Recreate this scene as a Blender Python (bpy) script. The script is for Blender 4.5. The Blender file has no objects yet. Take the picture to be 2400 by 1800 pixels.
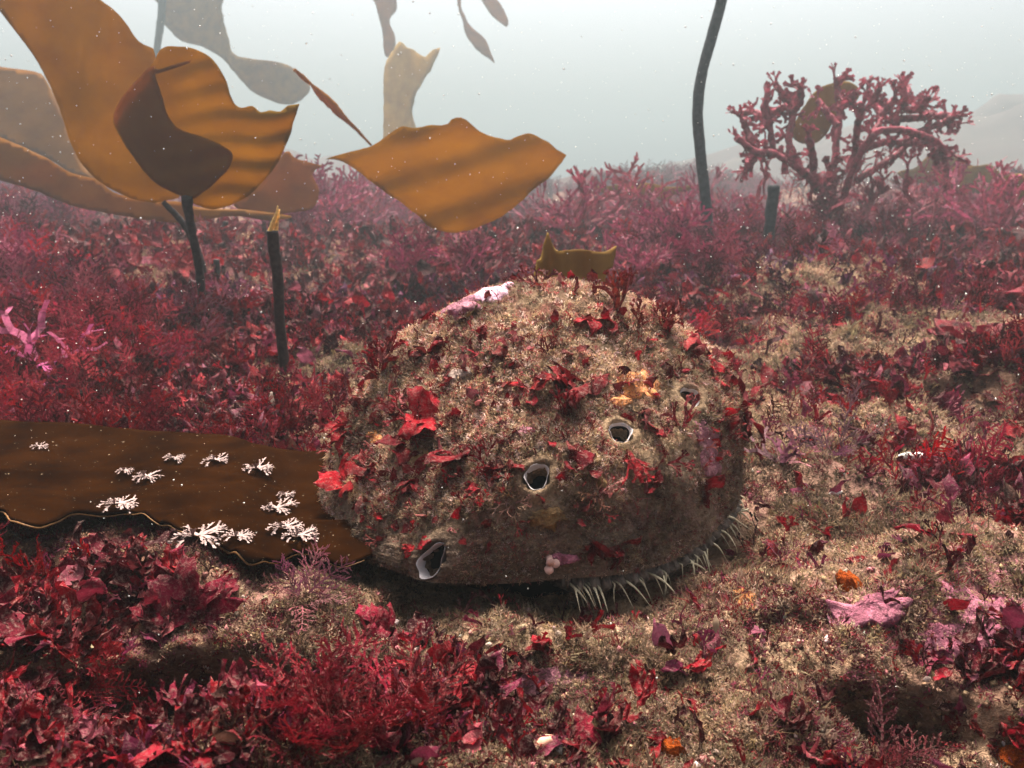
import bpy, math, random
import numpy as np
from mathutils import Vector, Matrix, geometry
from mathutils.bvhtree import BVHTree

S = bpy.context.scene
COL = S.collection
rng = np.random.default_rng(11)
random.seed(5)

# ------------------------------------------------------------------ camera
CZ, PITCH, FPX = 0.125, math.radians(12.6), 1916.0      # height, pitch, focal length for a 2212 px wide picture
cam_d = bpy.data.cameras.new('camera'); cam = bpy.data.objects.new('camera', cam_d); COL.objects.link(cam)
cam_d.sensor_width = 36.0; cam_d.lens = 36.0 * FPX / 2212.0
cam_d.clip_start = 0.005; cam_d.clip_end = 300
cam.location = (0, 0, CZ); cam.rotation_euler = (math.pi / 2 - PITCH, 0, 0)
cam_d.dof.use_dof = True; cam_d.dof.focus_distance = 0.275; cam_d.dof.aperture_fstop = 42
S.camera = cam

# ------------------------------------------------------------------ sky, sun, exposure
SUN_EL, SUN_AZ = math.radians(67), math.radians(2)      # azimuth measured from +Y (ahead of the camera)
world = bpy.data.worlds.new('World'); S.world = world; world.use_nodes = True
wn = world.node_tree.nodes; wl = world.node_tree.links
sky = wn.new('ShaderNodeTexSky'); sky.sky_type = 'NISHITA'; sky.sun_disc = False
sky.sun_elevation = SUN_EL; sky.sun_rotation = SUN_AZ
sky.air_density = 0.6; sky.dust_density = 10.0; sky.ozone_density = 0.6
hs = wn.new('ShaderNodeHueSaturation'); hs.inputs['Saturation'].default_value = 0.65
wl.new(sky.outputs[0], hs.inputs['Color'])
bg = wn['Background']; bg.inputs['Strength'].default_value = 0.10
wl.new(hs.outputs[0], bg.inputs['Color'])
sun_d = bpy.data.lights.new('sun', 'SUN'); sun = bpy.data.objects.new('sun', sun_d); COL.objects.link(sun)
sun_d.energy = 4.0; sun_d.angle = math.radians(14); sun_d.color = (1.0, 0.93, 0.84)
_sd = Vector((math.sin(SUN_AZ) * math.cos(SUN_EL), math.cos(SUN_AZ) * math.cos(SUN_EL), math.sin(SUN_EL)))
sun.rotation_euler = _sd.to_track_quat('Z', 'Y').to_euler()
S.view_settings.view_transform = 'Standard'; S.view_settings.look = 'None'
S.view_settings.gamma = 1.0; S.view_settings.use_curve_mapping = False
S.view_settings.exposure = 1.95
S.cycles.volume_bounces = 1; S.cycles.max_bounces = 8; S.cycles.diffuse_bounces = 3
S.cycles.transmission_bounces = 4; S.cycles.transparent_max_bounces = 8
S.cycles.use_denoising = True
HAZE = 0.095

# ------------------------------------------------------------------ helpers: rays, noise, meshes
CF = Vector((0, math.cos(PITCH), -math.sin(PITCH))); CU = Vector((0, math.sin(PITCH), math.cos(PITCH)))
EYE = Vector((0, 0, CZ))

def ray(px, py):
    return (CF + Vector((1, 0, 0)) * ((px - 1106) / FPX) - CU * ((py - 829.5) / FPX))

def at(px, py, Y):
    d = ray(px, py); return EYE + d * (Y / d.y)

def ground_at(px, py, z=0.0):
    d = ray(px, py); return EYE + d * ((z - CZ) / d.z)

def _hash(ix, iy, iz, seed):
    h = (ix.astype(np.int64) * 374761393 + iy.astype(np.int64) * 668265263 + iz.astype(np.int64) * 2147483647 + seed * 1274126177) & 0xffffffff
    h = ((h ^ (h >> 13)) * 1274126177) & 0xffffffff
    h = (h ^ (h >> 16)) & 0xffffffff
    return h.astype(np.float64) / 0xffffffff

def vnoise(p, seed=0):
    p = np.asarray(p, float); i = np.floor(p); f = p - i; f = f * f * (3 - 2 * f)
    i = i.astype(np.int64); r = 0
    for dx in (0, 1):
        for dy in (0, 1):
            for dz in (0, 1):
                w = (f[..., 0] if dx else 1 - f[..., 0]) * (f[..., 1] if dy else 1 - f[..., 1]) * (f[..., 2] if dz else 1 - f[..., 2])
                r = r + w * _hash(i[..., 0] + dx, i[..., 1] + dy, i[..., 2] + dz, seed)
    return r * 2 - 1

def fbm(p, octs=4, seed=0, gain=0.5):
    p = np.asarray(p, float); a = 1.0; r = 0; n = 0
    for k in range(octs):
        r = r + a * vnoise(p * (2.03 ** k) + 17.3 * k, seed + k); n += a; a *= gain
    return r / n

def xyz(x, y, z=0.0):
    x = np.asarray(x, float); y = np.asarray(y, float)
    return np.stack([x, y, np.broadcast_to(np.asarray(z, float), x.shape)], -1)

def sstep(a, b, x):
    t = np.clip((x - a) / (b - a), 0, 1); return t * t * (3 - 2 * t)

def np_mesh(name, V, F, col=None, smooth=True):
    """V (n,3), F (m,3) or (m,4) -> mesh; col (n,3) becomes the point attribute Col."""
    V = np.ascontiguousarray(V, np.float32); F = np.ascontiguousarray(F, np.int32)
    me = bpy.data.meshes.new(name); k = F.shape[1]
    me.vertices.add(len(V)); me.vertices.foreach_set('co', V.ravel())
    me.loops.add(F.size); me.loops.foreach_set('vertex_index', F.ravel())
    me.polygons.add(len(F)); me.polygons.foreach_set('loop_start', np.arange(0, F.size, k, dtype=np.int32))
    me.polygons.foreach_set('loop_total', np.full(len(F), k, np.int32))
    if smooth: me.polygons.foreach_set('use_smooth', np.ones(len(F), bool))
    if col is not None:
        c = np.ones((len(V), 4), np.float32); c[:, :3] = col
        at_ = me.attributes.new('Col', 'FLOAT_COLOR', 'POINT'); at_.data.foreach_set('color', c.ravel())
    me.update(calc_edges=True)
    return me

def link(name, data, mat=None, parent=None, loc=None):
    o = bpy.data.objects.new(name, data); COL.objects.link(o)
    if mat is not None and data is not None and len(data.materials) == 0: data.materials.append(mat)
    if parent is not None: o.parent = parent
    if loc is not None: o.location = loc
    return o

def tag(o, label=None, cat=None, group=None, kind=None):
    if label: o['label'] = label
    if cat: o['category'] = cat
    if group: o['group'] = group
    if kind: o['kind'] = kind
    return o

def grid_faces(nu, nv, wrap=False):
    u = np.arange(nu - 1)[:, None]; v = np.arange(nv if wrap else nv - 1)[None, :]
    a = u * nv + v; b = u * nv + (v + 1) % nv; c = (u + 1) * nv + (v + 1) % nv; d = (u + 1) * nv + v
    return np.stack([a, b, c, d], -1).reshape(-1, 4)

def catmull(P, n):
    P = [Vector(p) for p in P]
    if len(P) == 2: return [P[0].lerp(P[1], i / (n - 1)) for i in range(n)]
    Q = [P[0] * 2 - P[1]] + P + [P[-1] * 2 - P[-2]]; out = []
    for i in range(n):
        t = i / (n - 1) * (len(P) - 1); k = min(int(t), len(P) - 2); f = t - k
        a, b, c, d = Q[k:k + 4]
        out.append(0.5 * ((2 * b) + (c - a) * f + (2 * a - 5 * b + 4 * c - d) * f * f + (3 * b - a - 3 * c + d) * f ** 3))
    return out

def tube(P, R, n=24, sides=10, seed=0, rough=0.08, close=True):
    """A bent tapering round stem through points P with radii R."""
    C = catmull(P, n); Rr = np.interp(np.linspace(0, 1, n), np.linspace(0, 1, len(R)), R)
    V = []; up = None
    for i in range(n):
        t = (C[min(i + 1, n - 1)] - C[max(i - 1, 0)]).normalized()
        if up is None: up = t.orthogonal().normalized()
        up = (up - t * up.dot(t)).normalized(); sd = t.cross(up)
        for s in range(sides):
            a = 2 * math.pi * s / sides
            V.append(C[i] + (up * math.cos(a) + sd * math.sin(a)) * float(Rr[i]))
    V = np.array([tuple(v) for v in V])
    rr = np.repeat(Rr, sides)
    ctr = np.repeat(np.array([tuple(c) for c in C]), sides, 0)
    d = V - ctr
    V = ctr + d * (1 + rough * fbm(V / max(rr.max(), 1e-5) * 0.9, 3, seed))[:, None]
    F = grid_faces(n, sides, True)
    F = np.concatenate([F[:, [0, 1, 2]], F[:, [0, 2, 3]]])
    if close:
        V = np.concatenate([V, [tuple(C[0])], [tuple(C[-1])]]); m = n * sides
        s = np.arange(sides); s2 = (s + 1) % sides
        F = np.concatenate([F, np.stack([s2, s, np.full(sides, m)], -1), np.stack([s + (n - 1) * sides, s2 + (n - 1) * sides, np.full(sides, m + 1)], -1)])
    return V, F

def joinVF(parts):
    Vs, Fs, o = [], [], 0
    for V, F in parts:
        Vs.append(V); Fs.append(F + o); o += len(V)
    return np.concatenate(Vs), np.concatenate(Fs)

# ------------------------------------------------------------------ materials
def new_mat(name):
    m = bpy.data.materials.new(name); m.use_nodes = True; nt = m.node_tree
    for n in list(nt.nodes): nt.nodes.remove(n)
    out = nt.nodes.new('ShaderNodeOutputMaterial')
    def N(t, **k):
        n = nt.nodes.new(t)
        for a, b in k.items():
            if a.startswith('i_'):
                n.inputs[a[2:].replace('_', ' ')].default_value = b
            else: setattr(n, a, b)
        return n
    return m, nt, out, N, nt.links.new

def mixc(N, L, fac, a, b, mode='MIX'):
    n = N('ShaderNodeMix', data_type='RGBA', blend_type=mode)
    for k, v in ((0, fac), (6, a), (7, b)):
        if hasattr(v, 'is_linked') or hasattr(v, 'node'): L(v, n.inputs[k])
        else: n.inputs[k].default_value = v if not isinstance(v, tuple) else (v + (1,) if len(v) == 3 else v)
    return n.outputs[2]

def ramp(N, L, fac, stops):
    n = N('ShaderNodeValToRGB'); r = n.color_ramp
    while len(r.elements) < len(stops): r.elements.new(0.5)
    for e, (p, c) in zip(r.elements, stops):
        e.position = p; e.color = c + (1,) if len(c) == 3 else c
    L(fac, n.inputs[0]); return n.outputs[0]

def noise(N, L, scale, detail=4, rough=0.6, vec=None, dim=None):
    n = N('ShaderNodeTexNoise'); n.inputs['Scale'].default_value = scale; n.inputs['Detail'].default_value = detail
    n.inputs['Roughness'].default_value = rough
    if vec is not None: L(vec, n.inputs['Vector'])
    return n.outputs['Fac']

def weed_mat(name, use_attr, transl=0.22, rough=0.42, dust=0.38, spots=60.0, lo=0.22):
    """Thin seaweed tissue: own colour (object colour or Col), mottling, patches of settled silt, light passing through."""
    m, nt, out, N, L = new_mat(name)
    if use_attr: c = N('ShaderNodeAttribute', attribute_name='Col', attribute_type=use_attr if isinstance(use_attr, str) else 'GEOMETRY').outputs['Color']
    else: c = N('ShaderNodeObjectInfo').outputs['Color']
    geo = N('ShaderNodeNewGeometry')
    n1 = noise(N, L, spots * 2.2, 5, 0.7, geo.outputs['Position'])
    v = ramp(N, L, n1, [(0.33, (lo, lo * .93, lo * .93)), (0.64, (1.5, 1.45, 1.45))])
    c = mixc(N, L, 1.0, c, v, 'MULTIPLY')
    n2 = noise(N, L, spots * 14, 4, 0.75, geo.outputs['Position'])
    f = ramp(N, L, n2, [(0.50, (0, 0, 0)), (0.66, (dust, dust, dust))])
    c2 = mixc(N, L, f, c, (0.36, 0.24, 0.19))
    p = N('ShaderNodeBsdfPrincipled'); L(c2, p.inputs['Base Color']); p.inputs['Roughness'].default_value = rough
    p.inputs['Specular IOR Level'].default_value = 0.05
    b = N('ShaderNodeBump', i_Strength=0.8, i_Distance=0.0015); L(n2, b.inputs['Height']); L(b.outputs[0], p.inputs['Normal'])
    t = N('ShaderNodeBsdfTranslucent'); L(c, t.inputs['Color'])
    mx = N('ShaderNodeMixShader'); mx.inputs[0].default_value = transl
    L(p.outputs[0], mx.inputs[1]); L(t.outputs[0], mx.inputs[2]); L(mx.outputs[0], out.inputs['Surface'])
    return m

def crust_mat(name, stops, scale=160, rough=0.8, bump=0.6, attr=False, spec=0.08, fine=900):
    m, nt, out, N, L = new_mat(name)
    geo = N('ShaderNodeNewGeometry')
    n1 = noise(N, L, scale, 6, 0.65, geo.outputs['Position'])
    c = ramp(N, L, n1, stops)
    if attr:
        a = N('ShaderNodeAttribute', attribute_name='Col').outputs['Color']
        c = mixc(N, L, 1.0, a, c, 'MULTIPLY')
    n2 = noise(N, L, fine, 4, 0.7, geo.outputs['Position'])
    c = mixc(N, L, 1.0, c, ramp(N, L, n2, [(0.3, (0.55, 0.52, 0.5)), (0.7, (1.25, 1.25, 1.25))]), 'MULTIPLY')
    p = N('ShaderNodeBsdfPrincipled'); L(c, p.inputs['Base Color']); p.inputs['Roughness'].default_value = rough
    p.inputs['Specular IOR Level'].default_value = spec
    add = N('ShaderNodeMath', operation='ADD'); L(n1, add.inputs[0]); L(n2, add.inputs[1])
    b = N('ShaderNodeBump', i_Strength=bump, i_Distance=0.003); L(add.outputs[0], b.inputs['Height']); L(b.outputs[0], p.inputs['Normal'])
    L(p.outputs[0], out.inputs['Surface']); return m

def kelp_mat(name, base, dark, transl=0.5, rough=0.5, streak=(14, 14, 22), spec=0.04, dust=0.4):
    m, nt, out, N, L = new_mat(name)
    geo = N('ShaderNodeNewGeometry')
    mp = N('ShaderNodeMapping'); mp.inputs['Scale'].default_value = streak; L(geo.outputs['Position'], mp.inputs['Vector'])
    n1 = noise(N, L, 1.0, 4, 0.6, mp.outputs[0])
    c = ramp(N, L, n1, [(0.3, dark), (0.68, base)])
    n2 = noise(N, L, 700, 2, 0.6, geo.outputs['Position'])
    f = ramp(N, L, n2, [(0.70, (0, 0, 0)), (0.78, (dust, dust, dust))])
    c2 = mixc(N, L, f, c, (0.4, 0.3, 0.2))
    p = N('ShaderNodeBsdfPrincipled'); L(c2, p.inputs['Base Color']); p.inputs['Roughness'].default_value = rough
    p.inputs['Specular IOR Level'].default_value = spec
    b = N('ShaderNodeBump', i_Strength=0.3, i_Distance=0.0012); L(noise(N, L, 90, 4, 0.6, mp.outputs[0] if False else geo.outputs['Position']), b.inputs['Height']); L(b.outputs[0], p.inputs['Normal'])
    t = N('ShaderNodeBsdfTranslucent'); L(c, t.inputs['Color'])
    mx = N('ShaderNodeMixShader'); mx.inputs[0].default_value = transl
    L(p.outputs[0], mx.inputs[1]); L(t.outputs[0], mx.inputs[2]); L(mx.outputs[0], out.inputs['Surface'])
    return m

def plain_mat(name, col, rough=0.5, spec=0.15, var=0.25, scale=300):
    m, nt, out, N, L = new_mat(name)
    geo = N('ShaderNodeNewGeometry'); n1 = noise(N, L, scale, 3, 0.6, geo.outputs['Position'])
    c = ramp(N, L, n1, [(0.3, tuple(v * (1 - var) for v in col)), (0.7, tuple(min(1, v * (1 + var)) for v in col))])
    p = N('ShaderNodeBsdfPrincipled'); L(c, p.inputs['Base Color']); p.inputs['Roughness'].default_value = rough
    p.inputs['Specular IOR Level'].default_value = spec
    L(p.outputs[0], out.inputs['Surface']); return m

M_weed = weed_mat('seaweed_tissue', False)
M_carpet = weed_mat('seaweed_carpet_tissue', True, dust=0.38)
M_fuzz = weed_mat('turf_filament', 'INSTANCER', transl=0.36, rough=0.7, dust=0.12, spots=90, lo=0.55)
M_leafinst = weed_mat('leafy_plate_tissue', 'INSTANCER', dust=0.42, lo=0.3)
M_silt = weed_mat('silted_turf', 'INSTANCER', transl=0.36, rough=0.8, dust=0.5, spots=150, lo=0.75)
M_ground = crust_mat('seabed_crust', [(0.25, (0.45, 0.42, 0.40)), (0.5, (0.9, 0.88, 0.86)), (0.75, (1.25, 1.2, 1.15))], 70, 0.9, 0.8, True, 0.05, 600)
M_shell = crust_mat('overgrown_shell', [(0.25, (0.45, 0.42, 0.40)), (0.5, (0.9, 0.88, 0.86)), (0.75, (1.25, 1.2, 1.15))], 140, 0.85, 0.9, True, 0.06, 1100)
M_orange = crust_mat('orange_sponge', [(0.3, (0.50, 0.17, 0.04)), (0.7, (0.66, 0.27, 0.085))], 300, 0.6, 0.4, False, 0.3, 1500)
M_hot = crust_mat('bright_orange_sponge', [(0.3, (0.5, 0.075, 0.008)), (0.7, (0.62, 0.13, 0.016))], 300, 0.8, 1.6, False, 0.05, 650)
M_olive = crust_mat('ochre_sponge', [(0.3, (0.10, 0.055, 0.02)), (0.7, (0.22, 0.115, 0.035))], 200, 0.6, 0.5, False, 0.3, 1200)
M_pink = crust_mat('pink_coralline_crust', [(0.3, (0.14, 0.028, 0.042)), (0.5, (0.30, 0.075, 0.12)), (0.72, (0.44, 0.16, 0.20))], 190, 0.6, 0.7, False, 0.35, 900)
M_mauve = crust_mat('mauve_coralline_crust', [(0.28, (0.16, 0.06, 0.07)), (0.5, (0.27, 0.09, 0.12)), (0.72, (0.36, 0.16, 0.18))], 160, 0.7, 0.8, False, 0.25, 900)
M_pearl = plain_mat('pearly_shell_lining', (0.46, 0.41, 0.40), 0.8, 0.05, 0.1, 200)
M_dark = plain_mat('dark_flesh_and_pore_shade', (0.006, 0.006, 0.006), 0.7, 0.1)
M_tent = plain_mat('pale_tentacle_skin', (0.44, 0.37, 0.24), 0.5, 0.15, 0.4, 500)
M_mantle = plain_mat('mottled_mantle_skin', (0.14, 0.11, 0.085), 0.6, 0.3, 0.7, 400)
M_white = plain_mat('bleached_shell_chip', (0.72, 0.68, 0.6), 0.4, 0.4, 0.15)
M_sprig = plain_mat('pale_coralline', (0.25, 0.165, 0.145), 0.6, 0.3, 0.2)
M_tan = plain_mat('tan_tube', (0.20, 0.13, 0.08), 0.8, 0.2)
M_kelp = kelp_mat('amber_kelp', (0.335, 0.196, 0.008), (0.255, 0.140, 0.007), 0.76)
M_kelp2 = kelp_mat('brown_kelp', (0.33, 0.140, 0.012), (0.24, 0.095, 0.009), 0.62)
M_kelp3 = kelp_mat('olive_kelp', (0.30, 0.17, 0.03), (0.17, 0.085, 0.02), 0.45)
M_far = kelp_mat('haze_paled_kelp', (0.50, 0.36, 0.13), (0.38, 0.26, 0.10), 0.65)  # colour lightened to paint in the haze of distance
M_flat = kelp_mat('flat_brown_kelp', (0.017, 0.0055, 0.0012), (0.006, 0.0021, 0.0008), 0.06, 0.6, (45, 60, 45), 0.0, 0.6)
M_stipe = plain_mat('dark_stipe_bark', (0.035, 0.024, 0.022), 0.5, 0.12, 0.5, 260)
M_stipe2 = plain_mat('grey_black_stipe_bark', (0.030, 0.029, 0.030), 0.55, 0.12, 0.6, 160)
M_fray = plain_mat('frayed_stipe_core', (0.72, 0.42, 0.12), 0.6, 0.3, 0.4, 400)
M_snow = plain_mat('drifting_fleck', (0.75, 0.72, 0.66), 0.6, 0.3)

TAN = np.array((0.37, 0.255, 0.158)); BRN = np.array((0.075, 0.048, 0.032)); PNK = np.array((0.42, 0.17, 0.19))
CRIM = np.array((0.185, 0.006, 0.012)); DEEP = np.array((0.040, 0.0035, 0.006)); MAG = np.array((0.135, 0.017, 0.040)); ROSE = np.array((0.25, 0.07, 0.10))

# ------------------------------------------------------------------ seabed
def blob(x, y, cx, cy, rx, ry, p=1.0):
    return np.exp(-(((x - cx) / rx) ** 2 + ((y - cy) / ry) ** 2) ** p)

PITS = []   # x, y, rx, ry, depth, how far the bottom runs back under the far edge
for px, py, rx, ry, dp, back in ((500, 1490, .040, .022, .095, .085), (1950, 1510, .019, .008, .040, .032), (330, 1440, .016, .010, .045, .035),
                                 (2080, 1590, .030, .016, .020, .015), (1250, 1510, .016, .008, .008, .008), (2080, 900, .03, .02, .02, .02),
                                 (1700, 1390, .012, .008, .008, .008), (60, 1500, .02, .012, .014, .012)):
    g = ground_at(px, py); PITS.append((g.x, g.y, rx, ry, dp, back))

def seabed(x, y):
    P = xyz(x, y)
    z = 0.022 * fbm(P * 4.0, 3, 1) * sstep(0.1, 0.6, y) + 0.014 * fbm(P * 18, 3, 5) + 0.0060 * fbm(P * 64, 3, 9) + 0.0022 * fbm(P * 260, 2, 13)
    z = z + 0.085 * fbm(P * 1.5, 3, 21) * sstep(0.7, 1.8, y)
    z = z + 0.30 * fbm(P * .55, 3, 23) * sstep(2.8, 7, y)
    # the mound the tall stipe and the antler weed stand on, and rising ground towards the far ridge
    z = z + 0.050 * blob(x, y, 0.62, 1.45, 0.55, 0.45) + 0.03 * blob(x, y, 0.35, .95, 0.18, 0.16)
    z = z + 0.02 * sstep(0.15, 0.4, x) * sstep(0.2, 0.5, y) * (1 - sstep(.6, 1.0, y))
    z = z - 0.02 * blob(x, y, 0.45, 1.1, 0.2, 0.08)
    z = z + 0.010 * fbm(P * 30, 2, 29) * sstep(.08, .14, x) * sstep(.1, .16, y) * (1 - sstep(.8, 1.2, y)) + 0.007 * fbm(P * 40, 2, 27) * sstep(.0, -.06, x) * (1 - sstep(.3, .4, y))
    # bed under the shell is a little hollow
    z = z - 0.012 * blob(x, y, 0.000, 0.315, 0.090, 0.088, 3)
    g = ground_at(1900, 1320); z = z + 0.012 * blob(x, y, g.x + .02, g.y, 0.05, 0.025)
    z = z + 0.010 * blob(x, y, .12, .17, .05, .03) + 0.008 * blob(x, y, -.05, .165, .03, .02)
    g = ground_at(650, 1300); z = z + 0.009 * blob(x, y, g.x, g.y, .022, .014)
    return z

nr, nc = 430, 440
ys = np.concatenate([np.linspace(-0.6, 0.09, 20, endpoint=False), np.geomspace(0.09, 30.0, nr - 20)])
us = np.linspace(-1, 1, nc)
Yg = np.repeat(ys[:, None], nc, 1); Xg = us[None, :] * (0.22 + np.abs(Yg) * 0.85)
Zg = seabed(Xg, Yg); Yo = Yg.copy()
for (cx, cy, rx, ry, dp, back) in PITS:
    w = blob(Xg, Yg, cx, cy, rx, ry, 2.6) * (0.75 + 0.5 * fbm(xyz(Xg * 60, Yg * 60), 2, 3))
    Zg -= dp * w; Yo += back * w * sstep(-0.35, 0.75, (Yg - cy) / ry)

def zone_red(x, y):
    """0..1: how far red seaweed rules the ground at x, y (metres)."""
    P = xyz(x, y)
    n = fbm(P * 9, 3, 31); n2 = fbm(P * 26, 2, 37)
    left = sstep(-0.02, -0.12, x + 0.05 * n)
    far = sstep(0.55, 0.95, y + 0.1 * n)
    r = np.maximum(left, far) * 0.95
    for px, py, rx, ry, a in ((850, 1560, .05, .03, .9), (700, 1480, .02, .02, .5), (2120, 700, .16, .10, .8), (2150, 880, .1, .06, .8), (2100, 1040, .035, .02, .7),
                              (1900, 1640, .022, .014, .8), (2150, 1450, .03, .02, .7), (1330, 1600, .012, .008, .6), (1480, 1490, .008, .006, .6), (800, 1350, .015, .010, .6),
                              (1800, 960, .03, .035, .55), (1290, 1300, .02, .008, .3), (2080, 1180, .05, .02, .4), (1080, 1650, .03, .008, .5)):
        g = ground_at(px, py); r = np.maximum(r, a * blob(x, y, g.x, g.y, rx, ry))
    g = ground_at(720, 830); r = r * (1 - 0.8 * blob(x, y, g.x, g.y, .05, .09))
    g = ground_at(780, 1290); r = r * (1 - 0.8 * blob(x, y, g.x, g.y, .04, .012))
    g = ground_at(650, 1400); r = r * (1 - 0.5 * blob(x, y, g.x, g.y, .03, .008))
    g = ground_at(1800, 680); r = r * (1 - 0.85 * blob(x, y, g.x, g.y, .16, .14))
    g = ground_at(950, 640); r = r * (1 - 0.3 * blob(x, y, g.x, g.y, .12, .12))
    return np.clip(r + 0.32 * n2 * (r > 0.08), 0.03, 1)

def zone_pink(x, y):
    r = np.zeros_like(np.asarray(x, float))
    for px, py, rx, ry, a in ((1900, 1330, .028, .012, 1), (2160, 1330, .04, .02, .9), (2090, 1400, .03, .015, .7), (1170, 1490, .022, .008, .55), (1720, 1120, .03, .02, .5),
                              (1700, 980, .025, .03, .5), (1250, 1350, .02, .008, .3), (1850, 980, .10, .09, .45), (2050, 1230, .06, .03, .4), (1700, 780, .1, .1, .35), (600, 1310, .02, .012, .6), (1480, 1410, .02, .01, .35)):
        g = ground_at(px, py); r = np.maximum(r, a * blob(x, y, g.x, g.y, rx, ry))
    return r

R = zone_red(Xg, Yg); PK = zone_pink(Xg, Yg)
mot = 0.5 + 0.5 * fbm(xyz(Xg * 45, Yg * 45), 4, 41)
mot2 = 0.5 + 0.5 * fbm(xyz(Xg * 14, Yg * 14), 3, 43)
gc = TAN * (0.55 + 0.75 * mot)[..., None]
gc = gc + (BRN - gc) * (sstep(0.5, 0.75, mot2) * 0.75)[..., None]
gc = gc + (PNK * (0.5 + 0.5 * mot)[..., None] - gc) * (np.clip(PK * (0.6 + 0.9 * mot), 0, 1))[..., None]
gc = gc + (np.array((0.10, 0.025, 0.026)) - gc) * (0.7 * R)[..., None]
Vg = np.stack([Xg, Yo, Zg], -1).reshape(-1, 3); Fg = grid_faces(nr, nc)[:, [0, 1, 2, 3]]
gm = np_mesh('seabed', Vg, Fg, gc.reshape(-1, 3)); seabed_o = link('seabed', gm, M_ground); seabed_o['kind'] = 'structure'
G_BVH = BVHTree.FromPolygons([tuple(v) for v in Vg.tolist()], Fg.tolist())

def gz(x, y, dz=0.0):
    h = G_BVH.ray_cast(Vector((x, y, 3)), Vector((0, 0, -1)))
    return Vector((x, y, (h[0].z if h[0] else 0.0) + dz))

# far reef, fading into the water
def reef(name, cx, cy, rx, ry, h, seed, n=70):
    a = np.linspace(-1, 1, n); X, Y = np.meshgrid(a, a); X = cx + X * rx * 1.6; Y = cy + Y * ry * 1.6
    Z = h * blob(X, Y, cx, cy, rx * .75, ry * .75) * (1 + 0.6 * fbm(xyz(X * 1.5, Y * 1.5), 4, seed)) - 0.08 + 0.05 * fbm(xyz(X * 7, Y * 7), 3, seed)
    c = np.array((0.09, 0.05, 0.055)) + (np.array((0.12, 0.10, 0.08)) - np.array((0.09, 0.05, 0.055))) * (0.5 + 0.5 * fbm(xyz(X * 3, Y * 3), 3, seed + 4))[..., None]
    o = link(name, np_mesh(name, np.stack([X, Y, Z], -1).reshape(-1, 3), grid_faces(n, n), c.reshape(-1, 3)), M_ground); o['kind'] = 'structure'
    return o
reef('distant_reef', 8.5, 12.5, 7.5, 3.0, 1.45, 61)
reef('distant_reef', 0.9, 7.5, 2.0, 1.0, 0.26, 67)
reef('distant_reef', -6.0, 12.0, 5.0, 2.6, 1.2, 71)

# ------------------------------------------------------------------ the abalone
AC = Vector((0.010, 0.33, 0.0))
PROF = {0: [(0, .0900), (.035, .0845), (.058, .071), (.073, .055), (.078, .043), (.079, .025), (.0785, .009)],
        -31: [(0, .0900), (.03, .080), (.05, .063), (.063, .053), (.069, .044), (.0725, .026), (.0735, .009)],
        -66: [(0, .0900), (.03, .074), (.05, .057), (.063, .0475), (.070, .040), (.076, .025), (.079, .008)],
        -90: [(0, .0900), (.03, .0715), (.055, .054), (.072, .043), (.0775, .035), (.0805, .02), (.080, .008)],
        -113: [(0, .0900), (.03, .071), (.055, .051), (.072, .034), (.080, .024), (.085, .014), (.085, .007)],
        -150: [(0, .0900), (.035, .071), (.055, .052), (.068, .034), (.076, .019), (.081, .010), (.0815, .006)],
        -180: [(0, .0900), (.04, .076), (.063, .0567), (.0765, .033), (.080, .019), (.0815, .010), (.081, .005)],
        -225: [(0, .0900), (.036, .076), (.058, .053), (.070, .032), (.077, .020), (.0795, .012), (.080, .008)],
        -270: [(0, .0900), (.035, .075), (.058, .050), (.070, .032), (.077, .020), (.0795, .012), (.080, .008)],
        -315: [(0, .0900), (.035, .078), (.058, .058), (.070, .038), (.077, .022), (.0795, .014), (.080, .009)]}
TH = sorted(PROF); PA = np.array([PROF[t] for t in TH])
nt_, na = 150, 340
th = np.linspace(-360, 0, na, endpoint=False)
thx = np.array([t - 360 for t in TH] + TH + [t + 360 for t in TH]); PAx = np.concatenate([PA, PA, PA])
def cub(xq, x, y):
    """Catmull-Rom along a non-uniform axis."""
    k = np.clip(np.searchsorted(x, xq) - 1, 1, len(x) - 3); h = x[k + 1] - x[k]; t = (xq - x[k]) / h
    m0 = (y[k + 1] - y[k - 1]) / (x[k + 1] - x[k - 1]).reshape((-1,) + (1,) * (y.ndim - 1)); m1 = (y[k + 2] - y[k]) / (x[k + 2] - x[k]).reshape((-1,) + (1,) * (y.ndim - 1))
    sh = (-1,) + (1,) * (y.ndim - 1); t = t.reshape(sh); h = h.reshape(sh)
    return (2 * t ** 3 - 3 * t ** 2 + 1) * y[k] + (t ** 3 - 2 * t ** 2 + t) * h * m0 + (-2 * t ** 3 + 3 * t ** 2) * y[k + 1] + (t ** 3 - t ** 2) * h * m1
prof_th = cub(th, thx.astype(float), PAx)                       # na, 7, 2
tp = np.linspace(0, 1, nt_); tk = np.linspace(0, 1, 7)
tkx = np.concatenate([[-1 / 6], tk, [7 / 6, 8 / 6]])
pp = np.moveaxis(prof_th, 1, 0); mir = pp[1] * np.array([-1, 1])
ppx = np.concatenate([[mir], pp, [2 * pp[-1] - pp[-2]], [3 * pp[-1] - 2 * pp[-2]]])
RZ = cub(tp, tkx, ppx)                                          # nt, na, 2
ang = np.radians(th)[None, :]
sx = AC.x + RZ[..., 0] * np.cos(ang); sy = AC.y + RZ[..., 0] * np.sin(ang); sz = RZ[..., 1].copy()
SV = np.stack([sx, sy, sz], -1)
def vnormals(V, nu, nv):
    du = np.gradient(V, axis=0); dv = np.roll(V, -1, 1) - np.roll(V, 1, 1)
    n = np.cross(dv, du); n /= np.linalg.norm(n, axis=-1, keepdims=True) + 1e-12
    n[n[..., 2] < -0.6] *= -1
    return n
SN = vnormals(SV, nt_, na)
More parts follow.
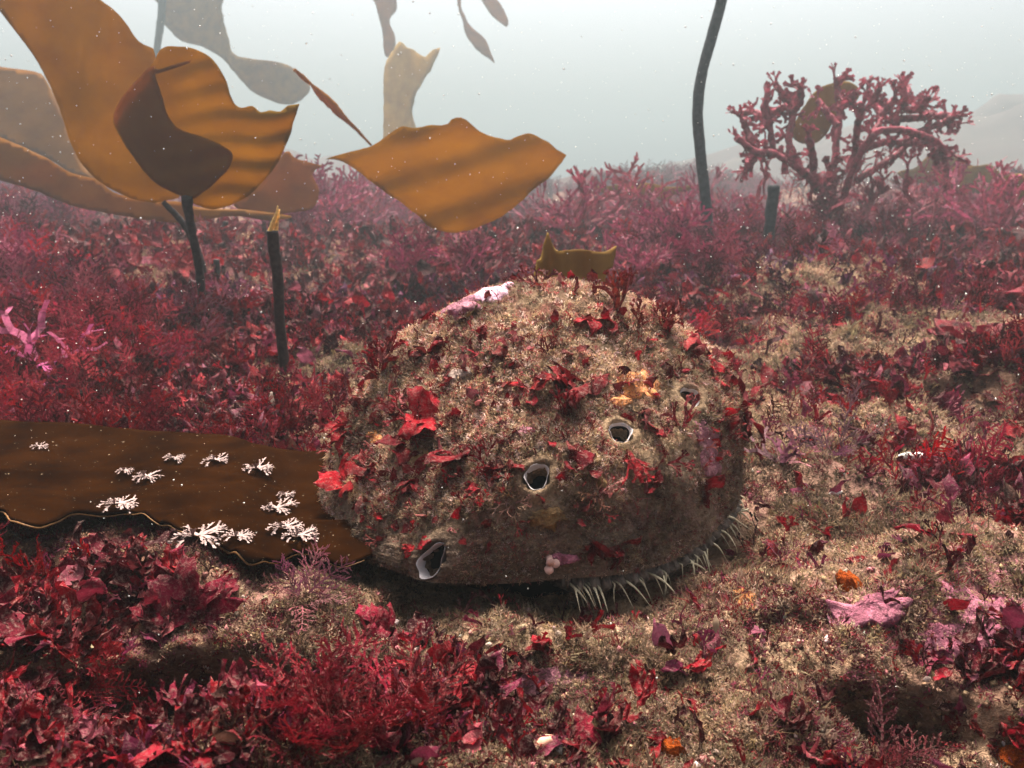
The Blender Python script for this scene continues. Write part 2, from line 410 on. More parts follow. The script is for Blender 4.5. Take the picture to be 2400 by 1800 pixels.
SN = np.where((SN * (SV - np.array([AC.x, AC.y, 0.02]))).sum(-1, keepdims=True) < 0, -SN, SN)
S0_BVH = BVHTree.FromPolygons([tuple(v) for v in SV.reshape(-1, 3).tolist()], grid_faces(nt_, na, True).tolist())
def hit(bvh, px, py):
    h = bvh.ray_cast(EYE, ray(px, py).normalized()); return (h[0], (h[1] if h[1].dot(ray(px, py)) < 0 else -h[1])) if h[0] else (None, None)
PORES = []
for px, py, rx, ry, rot in ((1488, 862, .0034, .0040, 0.3), (1340, 935, .0038, .0036, 0.0), (1160, 1030, .0035, .0042, -0.4), (934, 1210, .0036, .0064, -0.5)):
    p, n = hit(S0_BVH, px, py); n = (n - ray(px, py).normalized() * (1.3 if px > 1400 else .75 if px > 1200 else .3)).normalized(); PORES.append((p, n, rx, ry, rot))
lump = 0.0022 * fbm(SV * 26, 2, 80) + 0.0016 * fbm(SV * 60, 3, 81) + 0.0014 * fbm(SV * 160, 3, 83) + 0.0006 * fbm(SV * 480, 2, 87)
edge = sstep(0.86, 1.0, tp)[:, None]; PQ = []
lump = lump * (1 - 0.6 * edge)
# fine growth lines along the lower left flank
tt = tp[:, None] + 0.02 * fbm(xyz(np.broadcast_to(ang * 3, (nt_, na)), np.broadcast_to(tp[:, None] * 6, (nt_, na))), 2, 5)
lump = lump + 0.00012 * np.sin(tt * 190) * sstep(0.62, 0.8, tp)[:, None]
for (p, n, rx, ry, rot) in PORES:                               # raised collars with pits through the shell
    d = SV - np.array(p); zc = d @ np.array(n); t = Vector(n).orthogonal()
    up = (Vector((0, 0, 1)) - n * n.z).normalized(); sd = up.cross(n).normalized()
    a = d @ np.array(sd); b = d @ np.array(up); c, s_ = math.cos(rot), math.sin(rot)
    a, b = a * c + b * s_, -a * s_ + b * c
    q = np.sqrt((a / rx) ** 2 + (b / ry) ** 2)
    near = np.abs(zc) < 0.02
    lump = lump + near * 0.0013 * np.exp(-((q - 1.25) / 0.55) ** 2)
    PQ.append(np.where(near, q, 9))
    lump = np.where(near & (q < 1.0), -0.014 * sstep(1.0, 0.8, q), lump)
SV2 = SV + SN * lump[..., None]
# shell colour: tan turf above, brown below with the wall's shade painted in, rosy and red-brown mottling
m1 = 0.5 + 0.5 * fbm(SV * 60, 4, 91); m2 = 0.5 + 0.5 * fbm(SV * 25, 3, 93); m3 = 0.5 + 0.5 * fbm(SV * 110, 3, 95)
sc = TAN * (0.7 + 0.6 * m1)[..., None]
sc = sc + (np.array((0.18, 0.10, 0.07)) - sc) * (sstep(0.45, 0.7, m2) * 0.6)[..., None]
sc = sc + (np.array((0.24, 0.05, 0.05)) - sc) * (sstep(0.58, 0.72, m3) * 0.6)[..., None]
sc = sc + (np.array((0.46, 0.16, 0.20)) - sc) * (sstep(0.60, 0.75, 0.5 + 0.5 * fbm(SV * 85, 3, 99)) * 0.5)[..., None]
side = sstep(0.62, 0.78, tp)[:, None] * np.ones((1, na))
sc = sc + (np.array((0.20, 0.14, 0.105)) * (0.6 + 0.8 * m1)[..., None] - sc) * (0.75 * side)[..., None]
abalone = link('abalone', None, loc=(AC.x, AC.y, 0)); tag(abalone, 'large domed abalone overgrown with tan turf and red weed, on the seabed', 'abalone')
SF = grid_faces(nt_, na, True)
def rel(V): return np.asarray(V) - np.array([AC.x, AC.y, 0])
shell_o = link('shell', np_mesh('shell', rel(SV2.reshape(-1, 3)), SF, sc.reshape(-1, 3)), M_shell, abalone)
# inner face of the shell: a smaller skin below, so the rim has thickness and the inside is dark
inn = SV2[60:] - SN[60:] * 0.003; rimv = SV2[-1:]
iv = np.concatenate([inn, rimv]); iv_f = grid_faces(len(iv), na, True)[:, ::-1]
link('shell_lining', np_mesh('shell_lining', rel(iv.reshape(-1, 3)), iv_f), M_mantle, abalone)
S_BVH = BVHTree.FromPolygons([tuple(v) for v in SV2.reshape(-1, 3).tolist()], SF.tolist())
# foot and mantle filling the underside
a = np.linspace(0, 2 * np.pi, 60, endpoint=False)
fv = []
for k, (r, z) in enumerate(((.055, -.012), (.060, .0), (.062, .010), (.055, .022), (.02, .03))):
    rr = r * (1 + 0.06 * np.sin(a * 7 + k)); fv.append(np.stack([rr * np.cos(a), rr * np.sin(a), np.full(60, z)], -1))
link('foot', np_mesh('foot', np.concatenate(fv), grid_faces(5, 60, True)), M_dark, abalone)
# frilled mantle skirt along the open right side
def rimpt(deg, inset=0.0, dz=0.0):
    k = int(round((deg % 360) / 360 * na)) % na; v = SV2[-1, k]; d = np.array([math.cos(math.radians(deg)), math.sin(math.radians(deg)), 0])
    return Vector(tuple(v - d * inset)) + Vector((0, 0, dz))
mv = []
degs = np.linspace(-100, 38, 260)
for j, (ins, dz) in enumerate(((.006, .004), (.003, -.001), (.001, -.004), (.005, -.008), (.010, -.010))):
    row = []
    for d in degs:
        f = 0.0018 * math.sin(d * 1.9) + 0.0012 * math.sin(d * 4.7 + j)
        en = 1 - float(sstep(-100, -80, d) * (1 - sstep(26, 38, d)))
        row.append(tuple(rimpt(d, ins + .018 * en - f * (j > 0), dz + 0.5 * f * (j > 1) + .004 * en)))
    mv.append(row)
link('mantle_fringe', np_mesh('mantle_fringe', rel(np.array(mv).reshape(-1, 3)), grid_faces(5, 260)), M_mantle, abalone)
# sensory tentacles: long slim ones and short curved papillae
tv = []
TENT = [((1710, 1120), 15, .0240, 1), ((1592, 1272), -12, .026, 0), ((1665, 1190), -2, .015, 0), ((1640, 1165), 4, .012, 0), ((1500, 1290), -38, .013, 0), ((1535, 1255), -29, .013, 0),
        ((1445, 1295), -48, .012, 0), ((1412, 1290), -54, .010, 0), ((1330, 1300), -68, .011, 0), ((1280, 1290), -78, .014, 0), ((1600, 1225), -18, .012, 0), ((1560, 1200), -24, .016, 1), ((1650, 1100), 8, .010, 1),
        ((1475, 1280), -43, .010, 0), ((1570, 1240), -25, .010, 0), ((1360, 1290), -63, .008, 0), ((1300, 1285), -74, .008, 0), ((1625, 1215), -10, .013, 0), ((1620, 1090), 14, .009, 1)]
TENT = [(a, b, c * .55, d) for a, b, c, d in TENT] + [((0, 0), random.uniform(-84, 32), random.uniform(.003, .0075), 0) for _ in range(46)]
for i, ((px, py), deg, ln, upw) in enumerate(TENT):
    b = rimpt(deg, 0.003, -0.004); ou = Vector((math.cos(math.radians(deg + 14)), math.sin(math.radians(deg + 14)), 0))
    rise = 0.004 if upw else 0.0005
    jx = Vector((random.uniform(-1, 1), random.uniform(-1, 1), random.uniform(-.4, .4))) * ln * .3
    pts = [b - ou * 0.004, b + ou * ln * 0.35 + Vector((0, 0, rise)), b + ou * ln * 0.75 + jx + Vector((0, 0, rise * 0.6 - 0.0015)), b + ou * ln + jx * 2.2 + Vector((0.0008, 0, -0.0055 if not upw else -0.003))]
    r0 = 0.00042 if ln > .013 else min(.0005, ln * .07)
    V, F = tube(pts, [r0, r0 * 0.9, r0 * 0.6, r0 * 0.12], 14, 7, i, 0.05)
    link('tentacle', np_mesh('tentacle', rel(V), F), M_tent, abalone)
# pores: pearly collar and a cup painted black for the hole's shade
for (p, n, rx, ry, rot), lip in zip(PORES, (0.3, 0.3, 1.0, 1.0)):
    up = (Vector((0, 0, 1)) - n * n.z).normalized(); sd = up.cross(n).normalized()
    prof = ((1.01, .0000), (1.00, .0006), (0.98, .0008), (0.955, .0006), (0.93, .0001), (0.88, .0004 - .0022 * lip), (0.84, .0002 - .0045 * lip))
    prof2 = ((0.84, .0002 - .0045 * lip), (0.78, -.006), (0.4, -.0068), (0.0, -.007))
    k = 40; aa = np.linspace(0, 2 * np.pi, k, endpoint=False); slot = ry / rx > 1.4
    def ringset(pr):
        out = []
        for q, h in pr:
            wob = 1 + .07 * np.sin(aa * 3 + rot * 5) + .05 * np.sin(aa * 5 + p.x * 400) * (q > .95); x = q * rx * np.cos(aa) * wob; y = q * ry * np.sin(aa) * wob
            if slot: x = x * (0.75 + 0.35 * np.cos(aa / 2 + .8) ** 2)
            h = h + 0.0012 * fbm(np.stack([np.cos(aa) * 2 + p.x * 90, np.sin(aa) * 2, np.zeros(k)], -1), 2, 3) * (h > 0)
            X = x * math.cos(rot) - y * math.sin(rot); Y = x * math.sin(rot) + y * math.cos(rot)
            out.append(np.array(p)[None] + X[:, None] * np.array(sd) + Y[:, None] * np.array(up) + np.asarray(h)[..., None] * np.array(n) if np.ndim(h) else np.array(p)[None] + X[:, None] * np.array(sd) + Y[:, None] * np.array(up) + h * np.array(n))
        return np.concatenate(out)
    c = link('pore_rim', np_mesh('pore_rim', rel(ringset(prof)), grid_faces(len(prof), k, True)), M_pearl, abalone)
    link('pore_cavity', np_mesh('pore_cavity', rel(ringset(prof2)), grid_faces(len(prof2), k, True)), M_dark, c)

# patches that hug the shell or the ground: thin raised crusts cut from the surface around a picture point
def surf(px, py, which='shell'):
    hs_ = hit(S_BVH, px, py) if which in ('shell', 'any') else (None, None)
    hg = hit(G_BVH, px, py)
    if hs_[0] is not None and (hg[0] is None or (hs_[0] - EYE).length < (hg[0] - EYE).length): return hs_[0], hs_[1], 'shell'
    if hg[0] is None:
        g = ground_at(px, max(py, 520)); return gz(g.x, g.y), Vector((0, 0, 1)), 'ground'
    return hg[0], hg[1], 'ground'

def crust(name, px, py, w, h, mat, label, cat, group=None, thick=0.0012, seed=0, which='any', n=26, parent=None):
    """w, h: half sizes in metres across and up the surface."""
    p, nrm, wh = surf(px, py, which); bvh = S_BVH if wh == 'shell' else G_BVH
    up = (Vector((0, 0, 1)) - nrm * nrm.z); up = (up if up.length > 0.2 else Vector((0, 1, 0)) - nrm * nrm.y).normalized(); sd = up.cross(nrm).normalized()
    rows, k = 12, 36; V = []
    for i in range(rows):
        q = (i / (rows - 1))
        for j in range(k):
            a = 2 * math.pi * j / k
            e = 1 + 0.7 * float(fbm(np.array([[math.cos(a) * 2.2 + seed * 3.1, math.sin(a) * 2.2, seed * 7.7]]), 4, seed, .7)[0])
            c = p + sd * (math.cos(a) * w * q * e) + up * (math.sin(a) * h * q * e)
            hh = bvh.find_nearest(c + nrm * 0.002)
            t = thick * (1 - q ** 6) - (0.0006 if q > .95 else 0)
            t += 0.6 * thick * float(fbm(np.array([[c.x * 300, c.y * 300, c.z * 300]]), 3, seed)[0])
            V.append(tuple(hh[0] + nrm * t))
    V = np.array(V); base = np.array(p)
    F = grid_faces(rows, k, True)
    o = link(name, np_mesh(name, V - base, F), mat, loc=p)
    if parent is None: tag(o, label, cat, group)
    return o

crust('sponge_crust', 1388, 835, .0090, .0062, M_orange, 'large pale orange sponge crust on the shell, above the second breathing hole', 'sponge', 'sponges on the shell', .0007, 1)
crust('sponge_crust', 1340, 868, .0040, .0022, M_orange, 'small orange sponge patch on the shell below the large orange crust', 'sponge', 'sponges on the shell', .0010, 2)
crust('sponge_crust', 1285, 1000, .0040, .0085, M_olive, 'upright ochre brown sponge patch on the shell between the second and third breathing holes', 'sponge', 'sponges on the shell', .0012, 3)
crust('sponge_crust', 908, 992, .0070, .0045, M_olive, 'ochre sponge patch under red fronds on the shell flank', 'sponge', 'sponges on the shell', .0012, 4)
crust('sponge_crust', 812, 948, .0045, .0030, M_orange, 'dull orange sponge patch beside the oval red leaf on the shell', 'sponge', 'sponges on the shell', .0010, 5)
crust('sponge_crust', 1190, 1120, .0075, .0035, M_olive, 'brown sponge patch low on the shaded shell wall', 'sponge', 'sponges on the shell', .0010, 6)
crust('coralline_crust', 1535, 975, .0085, .0120, M_mauve, 'dull mauve coralline crust on the steep shell wall below the first breathing hole', 'coralline crust', 'coralline crusts', .0008, 7)
M_pale = crust_mat('pale_pink_crust', [(0.3, (0.42, 0.17, 0.24)), (0.5, (0.62, 0.36, 0.44)), (0.72, (0.75, 0.55, 0.6))], 160, 0.6, 0.5, False, 0.1, 900)
crust('coralline_crust', 1062, 634, .0100, .0075, M_pale, 'bright pale pink coralline streak on the rear skyline of the shell', 'coralline crust', 'coralline crusts', .0014, 8)
crust('coralline_crust', 995, 664, .0100, .0070, M_pink, 'pink coralline streak on the rear skyline, lower on the shoulder of the shell', 'coralline crust', 'coralline crusts', .0020, 28)
crust('coralline_crust', 1130, 928, .0045, .0025, M_pink, 'small pink coralline spot in the turf above the third breathing hole', 'coralline crust', 'coralline crusts', .0007, 9)
crust('coralline_crust', 905, 838, .0045, .0022, M_pink, 'small pale pink coralline patch on the shell below the dark red fronds', 'coralline crust', 'coralline crusts', .0007, 10)
crust('coralline_crust', 1215, 1215, .0050, .0026, M_pink, 'pale pink knob with worm tubes on the lower shell edge', 'coralline crust', 'coralline crusts', .0016, 11)
crust('coralline_crust', 1876, 1308, .0130, .0070, M_pink, 'rounded bright pink coralline lump on the seabed beside the orange sponge', 'coralline crust', 'coralline crusts', .0030, 12, 'ground')
crust('coralline_crust', 2120, 1325, .0260, .0120, M_pink, 'wide pink coralline sheet on the rock near a hollow', 'coralline crust', 'coralline crusts', .0012, 13, 'ground')
crust('coralline_crust', 2060, 1385, .0120, .0060, M_pink, 'narrow pink coralline patch partly covered by tan turf', 'coralline crust', 'coralline crusts', .0010, 14, 'ground')
crust('coralline_crust', 1170, 1480, .0130, .0050, M_mauve, 'dusty mauve coralline patch on the tan ground in front of the shell', 'coralline crust', 'coralline crusts', .0014, 15, 'ground')
crust('sponge_crust', 1612, 1292, .0110, .0040, M_orange, 'flat orange sponge on the ground below the shell tentacles', 'sponge', 'sponges on the seabed', .0010, 16, 'ground')
crust('sponge_ball', 1834, 1266, .0042, .0036, M_hot, 'vivid orange sponge ball beside the pink coralline lump', 'sponge', 'sponges on the seabed', .0040, 17, 'ground')
crust('sponge_ball', 1452, 1632, .0030, .0028, M_hot, 'orange sponge knob under flat red leaves in front', 'sponge', 'sponges on the seabed', .0026, 18, 'ground')
crust('sponge_ball', 2190, 1648, .0042, .0038, M_hot, 'orange sponge in the dark hollow at the picture corner', 'sponge', 'sponges on the seabed', .0030, 19, 'ground')
print('shell done')

# ------------------------------------------------------------------ seaweed fronds (base at the origin, growing along +Z, about 1 unit long)
def leafy(r, rows=9, cols=4, W=0.3):
    s = np.linspace(0, 1, rows)[:, None]; u = np.linspace(-1, 1, cols + 1)[None, :]
    ph = r.uniform(0, 6.28, 4)
    prof_ = np.sin(np.pi * (0.06 + 0.94 * s) ** r.uniform(.8, 1.3)) ** 0.6
    prof_ = np.maximum(np.nan_to_num(prof_), 0.0)
    w = W * (0.06 + prof_ * r.uniform(0.75, 1.1)) * (1 + 0.16 * np.sin(s * 11 + ph[0] + u * 1.5)) * (1 + r.normal(0, .10, (rows, 1)))
    bend = r.uniform(0.4, 1.6); sway = r.uniform(-0.3, 0.3)
    a = s * bend
    z = np.sin(a) / bend + 0 * u; y = (1 - np.cos(a)) / bend + 0 * u
    z = z - 0.16 * (u ** 2) * (s ** 4)                       # rounded tip
    y = y + 0.07 * np.abs(u) ** 1.5 * np.sin(s * 9 + ph[1] + u * 1.6) - 0.10 * u ** 2 * r.uniform(-.6, 1.2)
    x = u * w + sway * s ** 2
    V = np.stack([x + 0 * z, y, z], -1).reshape(-1, 3); V = V + r.normal(0, .012, V.shape); F = grid_faces(rows, cols + 1)
    return V, np.concatenate([F[:, [0, 1, 2]], F[:, [0, 2, 3]]])

def lobed(r, rows=6, cols=2):
    """A forked leaf: three lobes from one stalk."""
    parts = []
    for k in range(int(r.integers(2, 5))):
        V, F = leafy(r, rows, cols, r.uniform(0.14, 0.26)); sc_ = r.uniform(0.5, 0.85); t = r.uniform(-0.95, 0.95)
        V = V * sc_; c, s_ = math.cos(t), math.sin(t)
        V = np.stack([V[:, 0] * c + V[:, 2] * s_, V[:, 1] + 0.04 * k, -V[:, 0] * s_ + V[:, 2] * c + 0.18], -1); parts.append((V, F))
    V, F = leafy(r, 4, 2, 0.08); parts.append((V * np.array([1, 1, .45]), F))
    return joinVF(parts)

def ribbon(P, w0, w1, nrm):
    P = np.array(P); n = len(P); t = np.gradient(P, axis=0); sdv = np.cross(t, nrm); sdv /= np.linalg.norm(sdv, axis=-1, keepdims=True) + 1e-9
    w = np.linspace(w0, w1, n)[:, None] * 0.5
    V = np.empty((2 * n, 3)); V[0::2] = P - sdv * w; V[1::2] = P + sdv * w
    F = []
    for i in range(n - 1):
        a = 2 * i; F += [(a, a + 1, a + 3), (a, a + 3, a + 2)]
    return V, np.array(F)

def dicho(r, levels=4, ang=0.5, width=0.07, first=0.38, ratio=0.72, tip=1.25, jit=0.18, yj=0.25):
    """A flat, repeatedly forked frond."""
    parts = []
    def go(p, d, ln, w, lv):
        d = d / np.linalg.norm(d); q = p + d * ln; mid = p + d * ln * .5 + r.normal(0, ln * .05, 3)
        nr_ = np.array([r.normal(0, .35), 1.0, r.normal(0, .35)])
        parts.append(ribbon([p, mid, q] if lv > 1 else [p, q], w, w * (0.85 if lv > 1 else tip), nr_))
        if lv <= 1: return
        for sg in (-1, 1):
            if lv < levels and r.random() < 0.12: continue
            t = sg * ang * r.uniform(0.6, 1.3); c, s_ = math.cos(t), math.sin(t)
            nd = np.array([d[0] * c + d[2] * s_, d[1] + r.normal(0, yj), -d[0] * s_ + d[2] * c])
            go(q - d * ln * .04, nd, ln * ratio * r.uniform(1 - jit, 1 + jit), w * 0.84, lv - 1)
    go(np.zeros(3), np.array([0, 0, 1.0]), first, width, levels)
    return joinVF(parts)

def feather(r, n=9, sub=5):
    """An axis with side branches that carry small comb-like branchlets."""
    parts = []; b = r.uniform(-0.5, 0.5)
    ax = [np.array([b * (k / n) ** 2 * .5, .25 * (k / n) ** 2 * r.uniform(.5, 1), k / n]) for k in range(n + 1)]
    parts.append(ribbon(ax, 0.05, 0.015, np.array([0, 1.0, 0.1])))
    for k in range(1, n + 1):
        for sg in (-1, 1):
            ln = 0.42 * (1 - 0.55 * k / n) * r.uniform(0.6, 1.15); t = sg * r.uniform(0.6, 1.0)
            d = np.array([math.sin(t), r.normal(0, .25), math.cos(t)]); p = ax[k]; q = p + d * ln
            parts.append(ribbon([p, q], 0.03, 0.018, np.array([0, 1.0, .2])))
            for j in range(sub):
                pp_ = p + d * ln * (0.3 + .7 * j / (sub - 1)); tt_ = t + r.choice([-1, 1]) * r.uniform(.4, .8)
                d2 = np.array([math.sin(tt_), r.normal(0, .3), math.cos(tt_)]); parts.append(ribbon([pp_, pp_ + d2 * ln * r.uniform(.2, .42)], 0.026, 0.012, np.array([0, 1.0, .2])))
    return joinVF(parts)

def fuzz(r, n=6):
    """A tuft of short curling filaments, each two bends long."""
    Vs, Fs = [], []
    for k in range(n):
        a = r.uniform(0, 6.28); ti = r.uniform(0.1, 1.25); d = np.array([math.cos(a) * math.sin(ti), math.sin(a) * math.sin(ti), math.cos(ti)])
        b = r.normal(0, .22, 3) * np.array([1, 1, 0]); ln = r.uniform(.5, 1.1); w = r.uniform(0.09, 0.17)
        sdv = np.cross(d, r.normal(0, 1, 3)); sdv = sdv / np.linalg.norm(sdv) * w * .5
        m = b + d * ln * .55; e = m + (d + r.normal(0, .55, 3)) * ln * .5
        o = len(Vs); Vs += [b - sdv, b + sdv, m - sdv * .8, m + sdv * .8, e]; Fs += [(o, o + 1, o + 3), (o, o + 3, o + 2), (o + 2, o + 3, o + 4)]
    return np.array(Vs), np.array(Fs)

def fluff(r, n=26):
    """A matted clump: short blunt shreds pointing every way out of a low dome."""
    Vs, Fs = [], []
    for k in range(n):
        d = r.normal(0, 1, 3); d[2] = abs(d[2]) * .9 + .1; d /= np.linalg.norm(d); c = d * r.uniform(.25, .85) * np.array([1, 1, .75])
        t = r.normal(0, 1, 3); t /= np.linalg.norm(t); sdv = np.cross(d, t); sdv /= np.linalg.norm(sdv) + 1e-9
        q = (d * .6 + t * .7); w = r.uniform(.05, .13); ln = r.uniform(.16, .38); o = len(Vs)
        Vs += [c - sdv * w - q * ln * .5, c + sdv * w * .8 - q * ln * .3, c + q * ln + sdv * w * .2]; Fs += [(o, o + 1, o + 2)]
    return np.array(Vs), np.array(Fs)

def crumb(r):
    """A small lumpy grain, eight faces."""
    V = np.array([(1, 0, 0), (-1, 0, 0), (0, 1, 0), (0, -1, 0), (0, 0, 1), (0, 0, -1)], float) * r.uniform(.5, 1.1, (6, 1)) + r.normal(0, .12, (6, 3))
    F = np.array([(0, 2, 4), (2, 1, 4), (1, 3, 4), (3, 0, 4), (2, 0, 5), (1, 2, 5), (3, 1, 5), (0, 3, 5)]); return V, F

def many(f, count, seed, **k): return [f(np.random.default_rng(seed + i), **k) for i in range(count)]
T_leaf = many(leafy, 8, 100) + many(lobed, 6, 150)
T_fan = many(dicho, 6, 200, levels=5, ang=0.42, width=0.10, first=0.36, ratio=.66, tip=1.4)
T_feather = many(feather, 6, 300)
T_antler = many(dicho, 6, 400, levels=4, ang=0.55, width=0.12, first=0.36, ratio=.74, tip=1.0, yj=.4)
T_thick = many(dicho, 6, 450, levels=3, ang=0.55, width=0.24, first=0.42, ratio=.75, tip=1.0, yj=.3)
T_fine = many(dicho, 6, 500, levels=6, ang=0.42, width=0.055, first=0.26, ratio=.78, tip=1.2, yj=.35)
MESHES = {}
for nm, T in (('leafy', T_leaf), ('fan', T_fan), ('feathery', T_feather), ('antler', T_antler), ('thick', T_thick), ('fine', T_fine)):
    MESHES[nm] = []
    for V, F in T:
        me = np_mesh('frond', V, F); me.materials.append(M_weed); MESHES[nm].append(me)

def weed(name, p, nrm, size, kind, n, color, label, cat, group=None, spread=0.8, upright=0.5, lean=None, var=.22, rr=random):
    root = link(name, None, loc=p); tag(root, label, cat, group)
    z = (Vector(nrm) * (1 - upright) + Vector((0, 0, 1)) * upright + Vector(lean or (0, 0, 0))).normalized()
    root.rotation_mode = 'QUATERNION'; root.rotation_quaternion = z.to_track_quat('Z', 'Y'); root.empty_display_size = size * .3
    for i in range(n):
        o = link('frond', rr.choice(MESHES[kind]), parent=root)
        az = 6.283 * (i + rr.uniform(-.4, .4)) / n; ti = spread * rr.uniform(.35, 1.15); s = size * rr.uniform(.65, 1.1)
        o.matrix_local = Matrix.Rotation(az, 4, 'Z') @ Matrix.Rotation(-ti, 4, 'X') @ Matrix.Rotation(rr.uniform(-.8, .8), 4, 'Z') @ Matrix.Diagonal((s, s, s, 1))
        v = rr.uniform(1 - var, 1 + var); o.color = (min(1, color[0] * v), min(1, color[1] * v * rr.uniform(.8, 1.3)), min(1, color[2] * v * rr.uniform(.8, 1.2)), 1)
    return root

# ------------------------------------------------------------------ seaweed on the shell, placed one by one
ABF = 'red fronds growing on the shell'
def on_shell(px, py, size, kind, n, color, label, **k):
    p, nr_, wh = surf(px, py); k.setdefault('upright', .45)
    return weed('red_seaweed', p - nr_ * .0008, nr_, size, kind, n, color, label, 'seaweed', ABF, **k)
RB = (0.12, 0.014, 0.014); RD = (0.12, 0.004, 0.008); RR = (0.28, 0.006, 0.014)
on_shell(1165, 618, .012, 'fan', 5, RB, 'brownish red tuft on the very crown of the shell', spread=1.1)
on_shell(1335, 672, .019, 'fan', 5, RB, 'tall fan of dark red forked fronds with pale tips on the shell skyline', spread=.5, upright=.8)
on_shell(1435, 715, .016, 'fan', 5, RB, 'second dark red forked fan behind the crest, lower on the shell skyline', spread=.7, upright=.8)
on_shell(1385, 706, .012, 'fan', 4, RB, 'low dark red tuft between the two forked fans of the shell skyline', spread=.9, upright=.7)
on_shell(1275, 690, .013, 'leafy', 5, RR, 'bright red flat leaves below the tall forked fan', spread=1.3)
on_shell(1488, 728, .012, 'leafy', 4, (.3, .03, .04), 'pale red flat frond pointing outward behind the shell', spread=1.3)
on_shell(1140, 838, .013, 'leafy', 4, RR, 'broad glossy red leaf on the middle of the shell, left one of a pair', spread=1.25)
on_shell(1238, 848, .015, 'leafy', 4, RD, 'broad dark red leaf on the middle of the shell, right one of a pair', spread=1.1)
on_shell(1470, 806, .006, 'leafy', 2, (.5, .03, .05), 'small pinkish red oval leaf just above the first breathing hole', spread=1.4)
on_shell(1562, 832, .009, 'leafy', 4, RR, 'red leaf cluster on the outer corner of the shell', spread=1.2)
on_shell(1530, 790, .009, 'leafy', 4, RR, 'small red star of leaves behind the outer corner of the shell', spread=1.1)
on_shell(1598, 885, .016, 'leafy', 3, RD, 'pointed dark red leaf hanging off the outer edge of the shell', spread=1.2, upright=.1)
on_shell(925, 770, .014, 'leafy', 3, RD, 'single dark red leaf standing on the shoulder of the shell with a thin tip', spread=.7, upright=.8)
on_shell(818, 815, .019, 'fan', 6, RD, 'tall dark red fronds with spreading tips on the shell flank', spread=.8, upright=.8)
on_shell(790, 812, .013, 'leafy', 4, RD, 'red leaves around the foot of the tall fronds on the shell flank', spread=1.2)
on_shell(860, 905, .015, 'fine', 6, RD, 'finely branched red crest below the tall flank fronds', spread=.5, upright=.8)
on_shell(758, 915, .015, 'leafy', 4, RR, 'large bright red oval leaf on the outer flank of the shell', spread=1.1)
on_shell(945, 905, .015, 'leafy', 4, RR, 'red leaf lying beside the finely branched crest', spread=1.3)
on_shell(905, 920, .014, 'fan', 5, RD, 'tangled dark red fronds beside the finely branched crest', spread=1.1)
on_shell(745, 1045, .015, 'leafy', 6, RR, 'crimson plates with pale edges low on the outer flank of the shell', spread=1.35)
on_shell(800, 1015, .012, 'leafy', 5, RD, 'crimson plates above the low flank plates', spread=1.35)
on_shell(880, 960, .012, 'leafy', 5, RD, 'red leaves over the ochre sponge patch', spread=1.2)
on_shell(985, 985, .014, 'leafy', 6, RD, 'dark red leaf patch beside the ochre sponge patch', spread=1.25)
on_shell(1050, 1010, .012, 'fan', 5, RD, 'dark red forked fronds beside the third breathing hole', spread=1.1)
on_shell(1040, 1060, .010, 'leafy', 4, RR, 'small red leaves under the third breathing hole', spread=1.3)
on_shell(900, 1035, .011, 'leafy', 4, RD, 'thin red plates on the shell flank under the ochre sponge', spread=1.35)
on_shell(1352, 970, .018, 'fan', 3, (.17, .004, .008), 'red fan hanging down below the second breathing hole', upright=-1.1, spread=.35)
on_shell(1475, 930, .016, 'fan', 4, RD, 'dark red forked frond on the wall between the first two breathing holes', spread=.7, upright=.9)
on_shell(1420, 930, .011, 'leafy', 4, RD, 'red leaves beside the second breathing hole', spread=1.2)
on_shell(1222, 905, .013, 'fan', 3, RD, 'small Y shaped red frond above the third breathing hole', spread=.4, upright=.9)
on_shell(900, 1175, .007, 'leafy', 4, RR, 'bright red leaf beside the notch at the shell rim', spread=1.1, upright=0)
on_shell(865, 1140, .006, 'leafy', 3, RD, 'tiny red leaves on the bare flank above the notch', spread=1.1, upright=0)
on_shell(1278, 1172, .009, 'leafy', 3, RD, 'red leaf hanging low on the shaded shell wall', upright=-.8, spread=.5)
on_shell(1345, 1175, .010, 'leafy', 3, RD, 'longer red leaf hanging low on the shaded shell wall', upright=-.8, spread=.5)
on_shell(1440, 1000, .011, 'fan', 4, RD, 'red crossed fronds on the mauve part of the shell wall', upright=0, spread=1.1)
on_shell(1520, 1060, .010, 'leafy', 3, RD, 'red leaves low on the mauve shell wall', upright=0, spread=1.1)
on_shell(895, 705, .017, 'feathery', 1, (.28, .07, .06), 'thin saw edged frond leaning out from the back of the shell', spread=.9, upright=.8, lean=(-.8, 0, 0))
on_shell(1015, 690, .009, 'leafy', 2, (.12, .06, .03), 'small brown upright stub on the back of the shell', spread=.2, upright=1)
on_shell(1180, 765, .008, 'fan', 3, RB, 'small brownish red sprig in the turf under the crown', spread=.8)
on_shell(1060, 760, .009, 'fine', 4, (.4, .03, .06), 'reddish thread weed in the turf of the shell shoulder', spread=1.2)
on_shell(1290, 1070, .011, 'fine', 5, (.38, .16, .12), 'pale fringed tuft under the ochre upright sponge', spread=1.1, upright=0)
on_shell(1110, 1090, .010, 'fine', 5, (.2, .1, .07), 'brown tuft on the wall below the third breathing hole', spread=1.1, upright=0)
on_shell(1240, 1010, .009, 'leafy', 3, RD, 'small red leaf at the side of the upright ochre sponge', spread=1.1)
on_shell(1105, 1000, .008, 'leafy', 3, RD, 'red leaf between forked fronds and the third breathing hole', spread=1.1)

